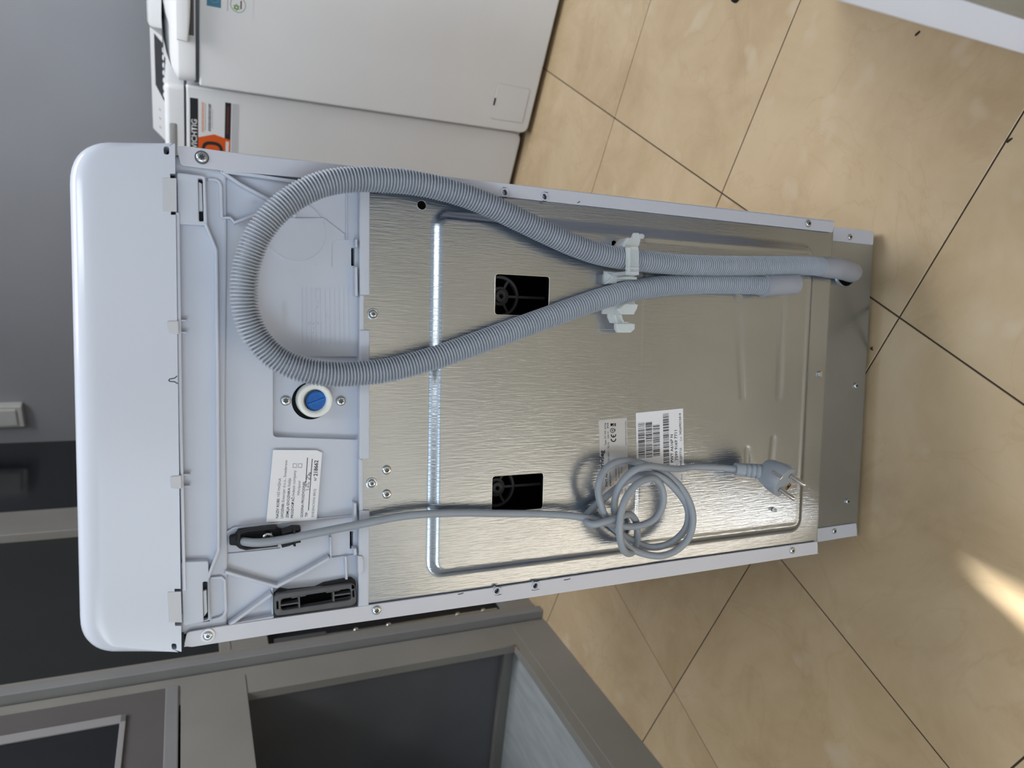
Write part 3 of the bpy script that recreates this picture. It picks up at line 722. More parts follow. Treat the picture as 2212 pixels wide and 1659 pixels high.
rib('grip_tie', [cv(1085, 560), cv(1087, 655)], 'black_plastic', sr, 0.0018, -0.0085, 0.0, 0.0004)

# --- screws
def screw_mesh(star=True):
    seg = 36; prof = [(1.0, 0.0), (1.0, 0.14), (0.94, 0.28), (0.80, 0.40), (0.62, 0.46)]
    vs = []; fs = []
    def ring(f, h): vs.extend([(f(2 * PI * j / seg) * math.cos(2 * PI * j / seg), -h, f(2 * PI * j / seg) * math.sin(2 * PI * j / seg)) for j in range(seg)])
    for r, h in prof: ring(lambda a, r=r: r, h)
    s = lambda a: 0.44 + 0.10 * math.cos(6 * a)
    ring(s, 0.46); ring(lambda a: s(a) * 0.92, 0.16)
    n = len(prof) + 2
    for i in range(n - 1):
        for j in range(seg): fs.append((i * seg + j, (i + 1) * seg + j, (i + 1) * seg + (j + 1) % seg, i * seg + (j + 1) % seg))
    fs.append(tuple((n - 1) * seg + j for j in range(seg)))
    me = bpy.data.meshes.new('screw'); me.from_pydata(vs, [], fs); me.update()
    me.materials.append(MATS['screw_metal']); me.materials.append(MATS['screw_recess'])
    bm = bmesh.new(); bm.from_mesh(me); bmesh.ops.recalc_face_normals(bm, faces=bm.faces); bm.to_mesh(me); bm.free()
    for p in me.polygons:
        p.use_smooth = True
        c = p.center
        if math.hypot(c.x, c.z) < 0.45 and c.y > -0.4: p.material_index = 1
    me.set_sharp_from_angle(angle=math.radians(40)); return me
SCREW = screw_mesh()
def screw(px, r, Y, dome=1.0):
    x, z = XZ(px, Y); o = bpy.data.objects.new('screw', SCREW); COL.objects.link(o)
    o.parent = wm; o.matrix_parent_inverse = world_of(wm).inverted(); o.location = (x, Y, z); o.scale = (r, r * dome, r); o.rotation_euler = (0, random.uniform(0, 2), 0); return o
def ring_part(name, px, r0, r1, Y, th, m, parent=wm, bev=0.0003):
    x, z = XZ(px, Y); return part(name, plate_mesh(circ(x, z, r1, 32), [circ(x, z, r0, 32)], th, bev, Y), m, parent, 40)
screw((436, 340), 0.0044, -0.0016); ring_part('screw_washer', (436, 340), 0.0042, 0.0052, -0.0019, 0.0008, 'screw_recess')
screw((449, 1373), 0.0038, -0.0020); ring_part('screw_washer', (449, 1373), 0.0037, 0.0056, -0.0024, 0.0012, 'paper')
for p in ((617, 865), (736, 866)): screw(p, 0.0045, 0.0145)
for p in ((806, 678), (803, 1044)):
    ring_part('screw_dimple', p, 0.0036, 0.0050, Y_SHEET - 0.0008, 0.002, 'galvanised_sheet'); screw(p, 0.0034, Y_SHEET - 0.0002)
for p in ((835, 1015), (835, 1067)): screw(p, 0.0042, Y_SHEET)
screw((813, 1318), 0.0042, -0.0014); screw((1746, 483), 0.0042, -0.0014); screw((1711, 1189), 0.0040, -0.0014)
screw((1836, 512), 0.0038, REC - 0.0014); screw((1802, 1147), 0.0036, REC - 0.0014)
screw((1831, 1083), 0.0038, REC + 0.0006); screw((1849, 833), 0.0040, REC + 0.0006)
screw((578, 1159), 0.0048, 0.0010, 1.4)
# little fittings in the sheet
x, z = XZ((1770, 808), Y_SHEET); part('sheet_tab', plate_mesh(rp([(x - .004, z - .0025), (x + .004, z - .0025), (x + .0022, z + .003), (x - .0022, z + .003)], .001), (), 0.002, 0.0005, Y_SHEET - 0.0022), 'screw_metal', wm, 30)
ye = Y_SHEET - PROUD
rx, rz = XZ((1674, 1102), ye - 0.002)
rm = lathe([(0.0026, 0.0), (0.0026, 0.0012), (0.0022, 0.0030), (0.0012, 0.0040)], 20); rm.transform(Matrix.Translation((rx, ye, rz)))
rivet = part('plastic_rivet', rm, 'inlet_white', wm, 50); WORLD[rivet.name] = Matrix.Identity(4)
for dx in (-0.0008, 0.0008): part('rivet_slot', box(rx + dx - .0002, rx + dx + .0002, ye - 0.0043, ye - 0.001, rz - 0.0004, rz + 0.0022), 'ink', rivet)

# --- paper label of the importer
ck = crop(560, 940, 8.507)
pl = plate('paper_label', [(575, 1128), (590, 972), (684, 972.5), (696, 978), (684, 1123)], 'paper', wm, yf=0.0042, th=0.0003, bev=0, label='white importer paper label with black print')
plate('label_backing', [(580, 1125), (594, 975), (690, 980), (681, 1120)], 'back_plastic', back, yf=0.0045, th=0.0035, bev=0)
WORLD[pl.name] = Matrix.Identity(4)
YP = 0.0041
def lines(parent, rows, cr, yf, m, name='lettering'):
    ms = []
    for row in rows:
        t, a, c = row[:3]; bold = row[3] if len(row) > 3 else 0; h = row[4] if len(row) > 4 else None
        ms.append(text_mesh(t, XZ(cr(*a), yf), XZ(cr(*c), yf), yf, bold, h))
    return part(name, join(ms), m, parent)
ROW = [('NAZIV ROBE:', (350, 1525), (372, 1155), .016), ('VEŠ MAŠINA', (374, 1138), (403, 790), -.004), ('UVOZNIK:', (438, 1525), (458, 1245), .016), ('Enterijer d.o.o., Smederevo', (460, 1225), (518, 460), -.004),
       ('ZEMLJA IZVOZNIKA:', (535, 1520), (570, 960), .016), ('Italija', (572, 940), (582, 790), -.004), ('PROIZVOĐAČ:', (622, 1520), (646, 1125), .016), ('Indesit company', (648, 1108), (676, 648), -.004),
       ('Whirlpool', (742, 1110), (758, 845), -.004), ('GODINA PROIZVODNJE:', (800, 1510), (846, 850), .016), ('TIP:', (884, 1505), (892, 1412), .016), ('EVIDENCIONI BROJ', (1002, 1502), (1042, 992), -.004), ('N°', (1052, 835), (1056, 772), .02), ('218662', (1068, 752), (1084, 462), .022)]
lines(pl, ROW, ck, YP, 'ink')
ms = []
for a, c, w in (((886, 415), (858, 870), .0006), ((974, 435), (904, 1385), .0006)): ms.append(plate_mesh(offset_poly(XZs([ck(*a), ck(*c)], YP), w), (), 0.00008, 0, YP))
for x0 in (616, 714):
    q = XZs([ck(x0, 597), ck(x0 + 4, 522), ck(x0 + 76, 524), ck(x0 + 72, 599)], YP); c = Vector((sum(p[0] for p in q) / 4, sum(p[1] for p in q) / 4))
    ms.append(plate_mesh(q, [[tuple(c + (Vector(p) - c) * 0.84) for p in q]], 0.00008, 0, YP))
part('form_lines', join(ms), 'ink', pl)
ms = []
for st in ([(845, 1010), (915, 995), (918, 1000)], [(860, 955), (845, 930), (860, 912), (880, 940), (905, 965), (908, 915)], [(848, 880), (850, 850)], [(860, 888), (880, 900), (905, 898), (918, 878), (905, 860)], [(875, 815), (868, 780), (885, 762), (905, 800), (930, 818), (930, 770)], [(868, 745), (905, 735), (938, 715), (945, 690), (925, 690), (912, 720), (935, 750), (955, 745)]):
    ms.append(plate_mesh(offset_poly(XZs([ck(*p) for p in st], YP), 0.0004), (), 0.00008, 0, YP - .00002))
part('handwriting', join(ms), 'ink_pen', pl)
# --- rating plate and bar-code label on the sheet
cl = crop(1280, 860, 7.5409)
YR = ye - 0.0002
rl = plate('rating_label', [(1300, 1071), (1293, 908), (1354, 902), (1358, 1066)], 'label_silver', wm, yf=YR, th=0.0003, bev=0, r=0.0015, label='silver rating label with black print'); WORLD[rl.name] = Matrix.Identity(4)
lines(rl, [('privileg', (180, 1162), (184, 850), .03), ('Type: DT 355', (224, 768), (218, 530), .008), ('6.0 kg', (218, 505), (214, 405), .012), ('220-230 V ~ 50 Hz', (276, 1045), (268, 715), .0), ('2000 W', (268, 660), (264, 540)), ('IPX4', (264, 490), (262, 402), .008),
           ('www.bekoeurope.com/safety', (552, 768), (546, 368)), ('PWT A61', (247, 1435), (243, 1210), .014), ('85999169771', (308, 1432), (300, 1200), .012), ('T1', (352, 1412), (350, 1382), .01), ('SLOVAKIA', (398, 1345), (392, 1140)), ('Management', (440, 1300), (436, 1120)), ('20156', (486, 1225), (484, 1120)), ('Via V', (498, 1540), (494, 1440)), ('Italy', (545, 1538), (542, 1468))], cl, YR - .0001, 'ink')
def arcp(cx, cy, rx, ry, a0, a1, n=14): return [cl(cx + rx * math.cos(math.radians(a0 + (a1 - a0) * i / n)), cy + ry * math.sin(math.radians(a0 + (a1 - a0) * i / n))) for i in range(n + 1)]
ms = [plate_mesh(offset_poly(XZs(q, YR), w), (), 0.00006, 0, YR - .0001) for q, w in (
    (arcp(340, 672, 36, 34, 200, -20), .0012), (arcp(340, 600, 36, 34, 200, -20), .0012), ([cl(340, 634), cl(340, 598)], .001), (arcp(324, 527, 34, 34, 0, 359, 28), .0007), ([cl(312, 527), cl(336, 540)], .0007), ([cl(310, 515), cl(338, 520)], .0006),
    ([cl(296, 455), cl(345, 412)], .0005), ([cl(296, 412), cl(345, 455)], .0005), ([cl(296, 415), cl(350, 420), cl(350, 448), cl(296, 453), cl(296, 415)], .0005), ([cl(370, 408), cl(370, 458)], .0013), ([cl(362, 508), cl(374, 508)], .001), ([cl(362, 530), cl(374, 530)], .001))]
part('symbols', join(ms), 'ink', rl)
bl = plate('barcode_label', [(1377, 1051), (1373.5, 892), (1475.5, 882), (1478, 1038)], 'label_white', wm, yf=YR, th=0.0003, bev=0, r=0.0015, label='white label with four bar codes'); WORLD[bl.name] = Matrix.Identity(4)
lines(bl, [('PWT A616P N', (1318, 1045), (1308, 590), .014), ('od', (1322, 1135), (1320, 1090)), ('C', (1390, 1090), (1390, 1060)), ('7599 9169 7711', (1390, 1010), (1375, 520), .014), ('9991697710', (1460, 1105), (1452, 810), .010), ('S N', (1455, 692), (1450, 632)), ('342609015414', (1448, 595), (1440, 245), .012), ('Prod', (1468, 1320), (1464, 1240)), ('4', (972, 1065), (970, 1040), .01), ('7', (1085, 1085), (1083, 1062), .01), ('3', (985, 1398), (983, 1372), .01)], cl, YR - .0001, 'ink')
rb = random.Random(3); ms = []
for (xa, xb), (y0, y1) in (((740, 848), (408, 988)), ((862, 968), (396, 975)), ((982, 1092), (438, 955)), ((1145, 1240), (257, 1155))):
    y = y0
    while y < y1 - 4:
        w = rb.choice([4, 4, 5, 8, 8, 12, 17]); k = (y - y0) * 0.012
        w = min(w, y1 - y)
        ms.append(plate_mesh(XZs([cl(xa + k, y), cl(xb + k, y - 12), cl(xb + k, y + w - 12), cl(xa + k, y + w)], YR), (), 0.00006, 0, YR - .0001)); y += w + rb.choice([4, 4, 6, 9, 12])
part('bar_codes', join(ms), 'ink', bl)

# --- drain hose (one long corrugated hose: outlet at the foot, up, round and down again)
H = [(1790, 577, -.013), (1740, 574, -.017), (1650, 574, -.019), (1550, 574, -.021), (1460, 571, -.022), (1370, 562, -.022), (1300, 550, -.022), (1240, 530, -.021), (1180, 503, -.020), (1120, 474, -.019), (1060, 445, -.019), (1000, 421, -.019), (940, 404, -.019), (880, 393, -.019), (820, 388, -.020), (760, 388, -.021), (700, 397, -.022), (645, 421, -.023), (597, 457, -.024), (558, 507, -.024), (534, 570, -.024), (527, 632, -.024), (535, 688, -.023), (560, 738, -.022), (602, 777, -.021), (655, 799, -.021), (712, 808, -.021), (770, 807, -.020), (840, 799, -.019), (920, 779, -.018), (1000, 752, -.017), (1080, 723, -.016), (1160, 694, -.015), (1240, 665, -.014), (1310, 642, -.0142), (1370, 627, -.0140), (1440, 617, -.0138), (1520, 613, -.0137), (1600, 614, -.0140), (1652, 616, -.0150)]
path = smooth_path([onY(*p) for p in H], 10)
PITCH, SUB = 0.00275, 8
pts, tot = resample(path, PITCH / SUB)
RH = 0.0108
rad = []
nP = len(pts)
for i in range(nP):
    ph = (i % SUB) / SUB
    k = 0.5 + 0.5 * math.cos(2 * PI * ph); k = k ** 0.6
    rad.append(RH - 0.0042 * (1 - k))
hose = part('drain_hose', tube_mesh(pts, rad, 20), 'hose_plastic', wm, 180, label='grey corrugated drain hose bent into a long loop'); WORLD[hose.name] = Matrix.Identity(4)
print('hose length', tot, 'rings', nP // SUB)
ep = smooth_path([onY(1770, 576, -.014), onY(1800, 578, -.012), onY(1822, 582, -.004), onY(1838, 587, .010), onY(1838, 588, .030), onY(1834, 588, .055)], 8)
n = len(ep); part('hose_elbow', tube_mesh(ep, [RH + 0.0004 + 0.0012 * sst(0, 8, i) for i in range(n)], 28), 'hose_smooth', hose, 60)
q0 = onY(1646, 616, -.0158); q1 = onY(1664, 615, -.0158); q2 = onY(1716, 613, -.0156); dirv = (q2 - q0).normalized()
cp = [q0, q0 + dirv * .0004, q0 + dirv * 0.0018, q0 + dirv * 0.0022, q1, q2, q2 - dirv * 0.0001, q2 - dirv * 0.012]
part('hose_cuff', tube_mesh(cp, [0.0113, 0.0130, 0.0130, 0.0122, 0.0122, 0.0120, 0.0106, 0.0104], 32), 'hose_smooth', hose, 40)
# --- hose holder, translucent
holder_c = crop(1200, 450, 5.53)
def hp(*pts): return [holder_c(*p) for p in pts]
holder = plate('hose_holder', hp((585, 750), (720, 760), (800, 775), (845, 765), (990, 765), (1000, 785), (940, 815), (975, 830), (970, 860), (880, 868), (800, 870), (590, 905)), 'clip_plastic', wm, yf=-0.0125, th=0.003, bev=0.0006, label='translucent plastic double hose holder'); WORLD[holder.name] = Matrix.Identity(4)
plate('holder_strap', hp((845, 460), (990, 460), (1000, 520), (1000, 780), (845, 785)), 'clip_plastic', holder, yf=-0.0355, th=0.0018, bev=0.0005, r=0.0012)
rib('holder_ridge', hp((882, 470), (882, 780)), 'clip_plastic', holder, 0.0030, -0.0370, -0.0350)
rib('holder_ridge', hp((845, 715), (1000, 715)), 'clip_plastic', holder, 0.0020, -0.0370, -0.0350)
plate('holder_latch', hp((820, 440), (870, 355), (930, 345), (950, 290), (1000, 290), (1020, 380), (1005, 440), (930, 540), (910, 460), (830, 465)), 'clip_plastic', holder, yf=-0.030, th=0.005, bev=0.001, r=0.001)
plate('holder_peg', hp((1000, 300), (1050, 298), (1075, 325), (1060, 365), (1010, 360)), 'clip_plastic', holder, yf=-0.030, th=0.006, bev=0.0015, r=0.002)
rib('holder_ridge', hp((690, 470), (780, 455), (830, 400), (875, 355)), 'clip_plastic', holder, 0.0016, -0.022, -0.006)
rib('holder_ridge', hp((845, 772), (1000, 775)), 'clip_plastic', holder, 0.0034, -0.0365, -0.012)
rib('holder_ridge', hp((600, 760), (690, 830), (600, 900)), 'clip_plastic', holder, 0.0014, -0.0150, -0.012)
rib('holder_ridge', hp((830, 830), (975, 835)), 'clip_plastic', holder, 0.0024, -0.028, -0.012)
low = plate('holder_open_loop', hp((560, 1240), (570, 1180), (760, 1140), (810, 1085), (950, 1090), (950, 1135), (990, 1150), (975, 1200), (940, 1270), (780, 1270), (800, 1350), (870, 1360), (950, 1380), (950, 1440), (900, 1485), (760, 1485), (725, 1440), (725, 1380), (660, 1370), (630, 1300), (630, 1265), (560, 1262)), 'clip_plastic', holder, yf=-0.0150, th=0.003, bev=0.0008)
plate('holder_lip', hp((845, 1140), (990, 1145), (975, 1205), (930, 1268), (790, 1265), (760, 1200)), 'clip_plastic', holder, yf=-0.0215, th=0.006, bev=0.001, r=0.001)
plate('holder_lip', hp((730, 1378), (952, 1378), (950, 1445), (905, 1485), (760, 1485), (732, 1445)), 'clip_plastic', holder, yf=-0.0215, th=0.006, bev=0.001, r=0.001)
rib('holder_ridge', hp((715, 1270), (725, 1320), (750, 1380)), 'clip_plastic', holder, 0.0016, -0.0180, -0.014)
rib('holder_ridge', hp((785, 1270), (800, 1330), (825, 1365), (870, 1365)), 'clip_plastic', holder, 0.0016, -0.0180, -0.014)
part('holder_post', box(XZ(holder_c(600, 900), -.01)[0], XZ(holder_c(600, 780), -.01)[0], -0.013, -0.002, XZ(holder_c(720, 820), -.01)[1], XZ(holder_c(600, 820), -.01)[1], 0.001), 'clip_plastic', holder)

# --- power cord with its knot
C1 = [(520, 1168, .004), (528, 1170, -.003), (545, 1172, -.0065), (575, 1171, -.0075), (610, 1166, -.0075), (650, 1158, -.0078), (700, 1148, -.0085), (760, 1136, -.009), (810, 1126, -.010), (870, 1115, -.011), (930, 1110, -.012), (1000, 1108, -.013), (1080, 1109, -.014), (1160, 1110, -.016), (1220, 1113, -.020), (1262, 1118, -.023), (1292, 1125, -.024), (1320, 1132, -.022), (1348, 1137, -.020), (1379, 1136, -.021), (1410, 1124, -.023), (1429, 1100, -.025), (1433, 1072, -.026), (1427, 1048, -.027), (1413, 1034, -.029), (1395, 1036, -.034), (1377, 1045, -.037), (1356, 1069, -.039), (1343, 1101, -.040), (1338, 1143, -.040), (1343, 1180, -.037), (1355, 1195, -.031), (1367, 1192, -.023), (1375, 1174, -.016), (1377, 1152, -.012), (1375, 1131, -.013), (1368, 1117, -.018), (1356, 1111, -.026), (1334, 1118, -.032), (1307, 1127, -.035), (1282, 1133, -.033), (1266, 1128, -.027), (1265, 1117, -.019), (1275, 1104, -.013), (1290, 1089, -.011), (1307, 1075, -.011), (1326, 1059, -.012), (1352, 1040, -.015), (1379, 1028, -.019), (1406, 1024, -.023), (1434, 1034, -.026), (1460, 1058, -.027), (1482, 1089, -.027), (1487, 1117, -.026), (1479, 1145, -.024), (1453, 1170, -.022), (1418, 1182, -.020), (1385, 1177, -.015), (1358, 1163, -.011), (1334, 1147, -.011), (1316, 1130, -.015), (1306, 1112, -.026), (1298, 1090, -.028), (1292, 1056, -.027), (1303, 1020, -.025), (1325, 1001, -.022), (1353, 995, -.018), (1385, 1001, -.016), (1420, 1013, -.018), (1450, 1032, -.022), (1475, 1058, -.028), (1492, 1092, -.033), (1497, 1126, -.035), (1487, 1163, -.034), (1459, 1190, -.032), (1425, 1201, -.030), (1390, 1196, -.026), (1362, 1184, -.024), (1342, 1162, -.028), (1331, 1128, -.022), (1327, 1096, -.024), (1331, 1068, -.027), (1345, 1039, -.031), (1370, 1016, -.033), (1400, 1007, -.032), (1432, 1010, -.026), (1465, 1013, -.018), (1500, 1009, -.014), (1545, 1010, -.016), (1585, 1013, -.020), (1606, 1017, -.024)]
path = smooth_path([onY(*p) for p in C1], 8)
cpts, ctot = resample(path, 0.0035)
cord = part('power_cord', tube_mesh(cpts, 0.0036, 14), 'cord_plastic', wm, 180, label='grey power cord tied in a loose knot'); WORLD[cord.name] = Matrix.Identity(4)
# plug: built along its own axis (w = pin direction)
fc = onY(1696, 1043, -0.052)
ent = onY(1588, 1013, -0.0205)
paxis = Vector((-0.38, -0.896, -0.23)).normalized()
mid = onY(1640, 1022, -0.030)
ax2 = (mid - ent).normalized()
pu = Vector((0, 0, 0))
uu = Vector((0.80, -0.60, 0.0)); uu = (uu - paxis * uu.dot(paxis)).normalized(); vv = paxis.cross(uu)
pk = onY(1705, 1028, -0.052) - onY(1690, 1058, -0.052); pk = (pk - paxis * pk.dot(paxis)).normalized(); vv = pk; uu = vv.cross(paxis)
FR = Matrix((( uu.x, vv.x, paxis.x, fc.x), (uu.y, vv.y, paxis.y, fc.y), (uu.z, vv.z, paxis.z, fc.z), (0, 0, 0, 1)))
def loft(secs, seg=32):
    """secs: (centre, u, v, ru, rv, power)"""
    vs = []; fs = []
    for c, u, v, ru, rv, pw in secs:
        for j in range(seg):
            a = 2 * PI * j / seg; ca, sa = math.cos(a), math.sin(a)
            vs.append(tuple(c + u * (ru * math.copysign(abs(ca) ** pw, ca)) + v * (rv * math.copysign(abs(sa) ** pw, sa))))
    n = len(secs)
    for i in range(n - 1):
        for j in range(seg): fs.append((i * seg + j, i * seg + (j + 1) % seg, (i + 1) * seg + (j + 1) % seg, (i + 1) * seg + j))
    fs.append(tuple(range(seg))[::-1]); fs.append(tuple((n - 1) * seg + j for j in range(seg)))
    me = bpy.data.meshes.new('loft'); me.from_pydata(vs, [], fs); me.update()
    bm = bmesh.new(); bm.from_mesh(me); bmesh.ops.recalc_face_normals(bm, faces=bm.faces); bm.to_mesh(me); bm.free(); return me
neck = mid; 
def fr(c, d):
    v = (vv - d * vv.dot(d)).normalized(); return c, v.cross(d), v
s_ = []
for t, ru, rv in ((-.0300, .0070, .0080), (-.0285, .0105, .0115), (-.0240, .0130, .0142), (-.0150, .0152, .0164), (-.0120, .0158, .0170), (-.0010, .0158, .0170), (0.0, .0152, .0164)):
    c, u, v = fr(fc + paxis * t, paxis); s_.append((c, u, v, ru, rv, 0.85))
plug = part('plug', loft(s_, 36), 'cord_plastic', cord, 35, label='grey moulded two-pin mains plug'); WORLD[plug.name] = Matrix.Identity(4)
nk0 = ent; nk1 = fc - paxis * .0185 + (ent - fc).normalized() * 0.006
d = (nk1 - nk0); Ln = d.length; d.normalize(); s_ = []; k = 0
for i in range(26):
    t = i / 25; r = 0.0062 + 0.0022 * t
    groove = 0.22 < t < 0.92 and (i % 4 == 0)
    c, u, v = fr(nk0 + d * (Ln * t), d); rr = r * (0.80 if groove else 1.0); s_.append((c, u, v, rr, rr * 1.05, 0.75))
part('bend_relief', loft(s_, 28), 'cord_plastic', cord, 30)
def pm(me): me.transform(FR); return me
for sy in (-1, 1):
    me = lathe([(0.0026, -0.002), (0.0026, 0.0003)], 20); me.transform(Matrix.Rotation(-PI / 2, 4, 'X')); me.transform(Matrix.Translation((0, sy * 0.0093, 0))); 
    part('pin_seat', pm(me), 'black_plastic', cord)
    me = lathe([(0.0024, -0.001), (0.0024, 0.0172), (0.0021, 0.0184), (0.0012, 0.0190)], 24); me.transform(Matrix.Rotation(-PI / 2, 4, 'X')); me.transform(Matrix.Translation((0, sy * 0.0093, 0)))
    me.transform(Matrix.Rotation(0, 4, 'Z'))
    part('pin', pm(me), 'pin_metal', cord, 40)
part('earth_contact', pm(box(-0.0163, -0.0152, -0.0022, 0.0022, -0.012, 0.0006, 0.0004)), 'pin_metal', cord)
part('earth_socket', pm(box(0.0085, 0.0152, -0.0042, 0.0042, -0.0002, 0.0003)), 'brass', cord)
part('earth_socket_hole', pm(join([box(0.010, 0.0135, -0.0012, 0.0012, 0.0001, 0.0005), box(0.0138, 0.0150, -0.004, 0.004, 0.0001, 0.0005)])), 'black_void', cord)
part('grip_ridge', pm(box(0.0148, 0.0168, -0.006, 0.006, -0.013, -0.003, 0.0008)), 'cord_plastic', cord)
part('grip_ridge', pm(box(-0.005, 0.005, 0.0160, 0.0182, -0.011, -0.002, 0.0008)), 'cord_plastic', cord)

# scuffs on the flange and lid
for p, l, pr, yy in (((1225, 1252), 7, flg, -.0013), ((995, 1283), 6, flg, -.0013), ((524, 365), 4, back, .0030), ((1017, 408), 3, back, -.0013), ((1250, 437), 3, back, -.0013)):
    part('scuff_marks', plate_mesh(offset_poly(XZs([(p[0] - l, p[1] + 1), p, (p[0] + l, p[1] - 2)], yy), 0.0008), (), 0.0001, 0, yy - .0001), 'scuff', pr)

# ================================================================== STEEL CABINETS ON THE LEFT
def ep_(s0, s1, d0, d1, z0, z1, bev=0.0012): return box(s0, s1, d0, d1, z0, z1, bev)
cab = empty('steel_cabinet', EN(-0.45, 0.3), PA, 'grey steel cabinet with an open dark lower bay and a glazed flap above', 'cabinet')
OFF = 0.45
def cpart(name, s0, s1, d0, d1, z0, z1, m, bev=0.0012, parent=cab):
    return lpart(name, box(s0 + OFF, s1 + OFF, d0 - 0.3, d1 - 0.3, z0, z1, bev), m, parent)
S0 = -0.90
cpart('corner_post', -0.088, -0.002, 0.0, 0.02, 0.0, 1.50, 'grey_frame')
cpart('corner_post', S0, S0 + 0.08, 0.0, 0.02, 0.0, 1.50, 'grey_frame')
cpart('bottom_rail', S0 + 0.08, -0.088, 0.0, 0.02, 0.0, 0.118, 'grey_frame')
cpart('rail_lip', S0 + 0.08, -0.02, -0.0015, 0.002, 0.0, 0.094, 'grey_frame', 0.0006)
cpart('middle_rail', S0 + 0.08, -0.088, 0.0, 0.02, 0.721, 0.838, 'grey_frame')
cpart('middle_rail_face', S0 + 0.08, -0.030, -0.0020, 0.002, 0.719, 0.842, 'grey_frame', 0.0006)
cpart('shelf_bar', S0 + 0.08, -0.030, -0.004, 0.002, 0.846, 0.870, 'grey_frame_cool', 0.002)
cpart('flap_panel', S0 + 0.08, -0.030, -0.0005, 0.002, 0.870, 1.50, 'taupe_panel', 0)
# glazed flap: frame of four strips and a dark pane
fx0, fx1, fz0, fz1 = S0 + 0.14, -0.094, 0.936, 1.42
cpart('flap_frame', fx0, fx1, -0.006, 0.0, fz0, fz0 + 0.010, 'light_trim', 0.001)
cpart('flap_frame', fx0, fx1, -0.006, 0.0, fz1 - 0.018, fz1, 'light_trim', 0.001)
cpart('flap_frame', fx1 - 0.022, fx1, -0.006, 0.0, fz0, fz1, 'light_trim', 0.001)
cpart('flap_frame', fx0, fx0 + 0.022, -0.006, 0.0, fz0, fz1, 'light_trim', 0.001)
cpart('flap_glass', fx0 + 0.02, fx1 - 0.02, -0.003, -0.001, fz0 + 0.008, fz1 - 0.016, 'tinted_glass', 0)
# open bay
cpart('bay_side', -0.040, -0.030, 0.02, 0.60, 0.10, 0.73, 'bay_wall', 0)
cpart('bay_side', S0 + 0.02, S0 + 0.03, 0.02, 0.60, 0.10, 0.73, 'bay_wall', 0)
cpart('bay_back', S0 + 0.03, -0.040, 0.59, 0.60, 0.10, 0.73, 'bay_wall', 0)
cpart('bay_top', S0 + 0.03, -0.040, 0.02, 0.60, 0.72, 0.73, 'bay_wall', 0)
cpart('bay_tray', S0 + 0.03, -0.040, 0.012, 0.59, 0.090, 0.102, 'tray_metal', 0.001)
cpart('bay_skirting', -0.056, -0.040, 0.02, 0.59, 0.102, 0.128, 'grey_frame', 0.001)
cpart('outer_side', S0, S0 + 0.004, 0.02, 0.62, 0.0, 1.50, 'grey_frame', 0)
cpart('outer_side', -0.006, -0.002, 0.02, 0.62, 0.0, 1.50, 'grey_frame', 0)
cpart('outer_back', S0, -0.002, 0.61, 0.62, 0.0, 1.50, 'grey_frame', 0)
cpart('top_cover', S0, -0.002, 0.0, 0.62, 1.50, 1.51, 'grey_frame', 0)
def rust(n):
    bm = bmesh.new()
    for i in range(n):
        t = random.random() ** 2
        if i % 3: ds, dz = random.uniform(-0.002, 0.0015), t * 0.030
        else: ds, dz = -t * 0.045, random.uniform(-0.002, 0.001)
        mtx = Matrix.Translation((-0.0865 + ds + OFF, -0.0004 - 0.3, 0.1165 + dz)) @ Matrix.Rotation(random.uniform(0, 3), 4, 'Y') @ Matrix.Diagonal((random.uniform(0.6, 2.2), 0.12, random.uniform(0.5, 1.0), 1))
        bmesh.ops.create_icosphere(bm, subdivisions=1, radius=random.uniform(0.0004, 0.0016) * (1.2 - t), matrix=mtx)
    return mesh_from(bm)
tag(lpart('rust_patch', rust(110), 'rust', cab), kind='stuff')

unit = empty('locker_unit', EN(0.85, 0.25), PA, 'tall grey framed cabinet with dark panes and a black lower door, running to the wall', 'cabinet')
OF2 = 0.85
def upart(name, s0, s1, d0, d1, z0, z1, m, bev=0.0012):
    return lpart(name, box(s0 - OF2, s1 - OF2, d0 - 0.25, d1 - 0.25, z0, z1, bev), m, unit)
upart('jamb', 0.003, 0.026, -0.021, 0.03, 0.0, 2.1, 'grey_frame_cool', 0.002)
upart('jamb', 0.026, 0.060, -0.006, 0.03, 0.0, 2.1, 'grey_frame', 0.002)
upart('mullion', 0.730, 0.885, -0.012, 0.03, 0.0, 2.1, 'grey_frame', 0.003)
upart('mullion', 1.640, 1.735, -0.012, 0.03, 0.0, 2.1, 'grey_frame_cool', 0.003)
upart('pane', 0.060, 0.730, 0.012, 0.018, 0.765, 2.1, 'dark_panel', 0)
upart('pane', 0.885, 1.640, 0.012, 0.018, 0.765, 2.1, 'tinted_glass', 0)
upart('cross_rail', 0.060, 0.730, -0.004, 0.03, 0.662, 0.765, 'grey_frame', 0.002)
upart('cross_rail', 0.885, 1.640, -0.004, 0.03, 0.662, 0.765, 'grey_frame', 0.002)
upart('rail_edge', 0.060, 0.730, -0.0055, 0.0, 0.742, 0.747, 'grey_frame', 0.0005)
upart('door', 0.060, 0.730, 0.022, 0.030, 0.075, 0.662, 'black_plastic', 0.002)
upart('door', 0.885, 1.640, 0.012, 0.030, 0.075, 0.662, 'black_plastic', 0.002)
upart('bottom_rail', 0.060, 0.730, -0.004, 0.03, 0.0, 0.075, 'grey_frame', 0.002)
upart('bottom_rail', 0.885, 1.640, -0.004, 0.03, 0.0, 0.075, 'grey_frame', 0.002)
upart('carcass', 0.060, 1.735, 0.03, 0.50, 0.0, 2.1, 'dark_plastic', 0)
upart('door_strip', 0.084, 0.090, 0.010, 0.024, 0.09, 0.56, 'screw_metal', 0.001)
upart('door_bracket', 0.072, 0.092, 0.004, 0.024, 0.53, 0.648, 'vent_plastic', 0.002)
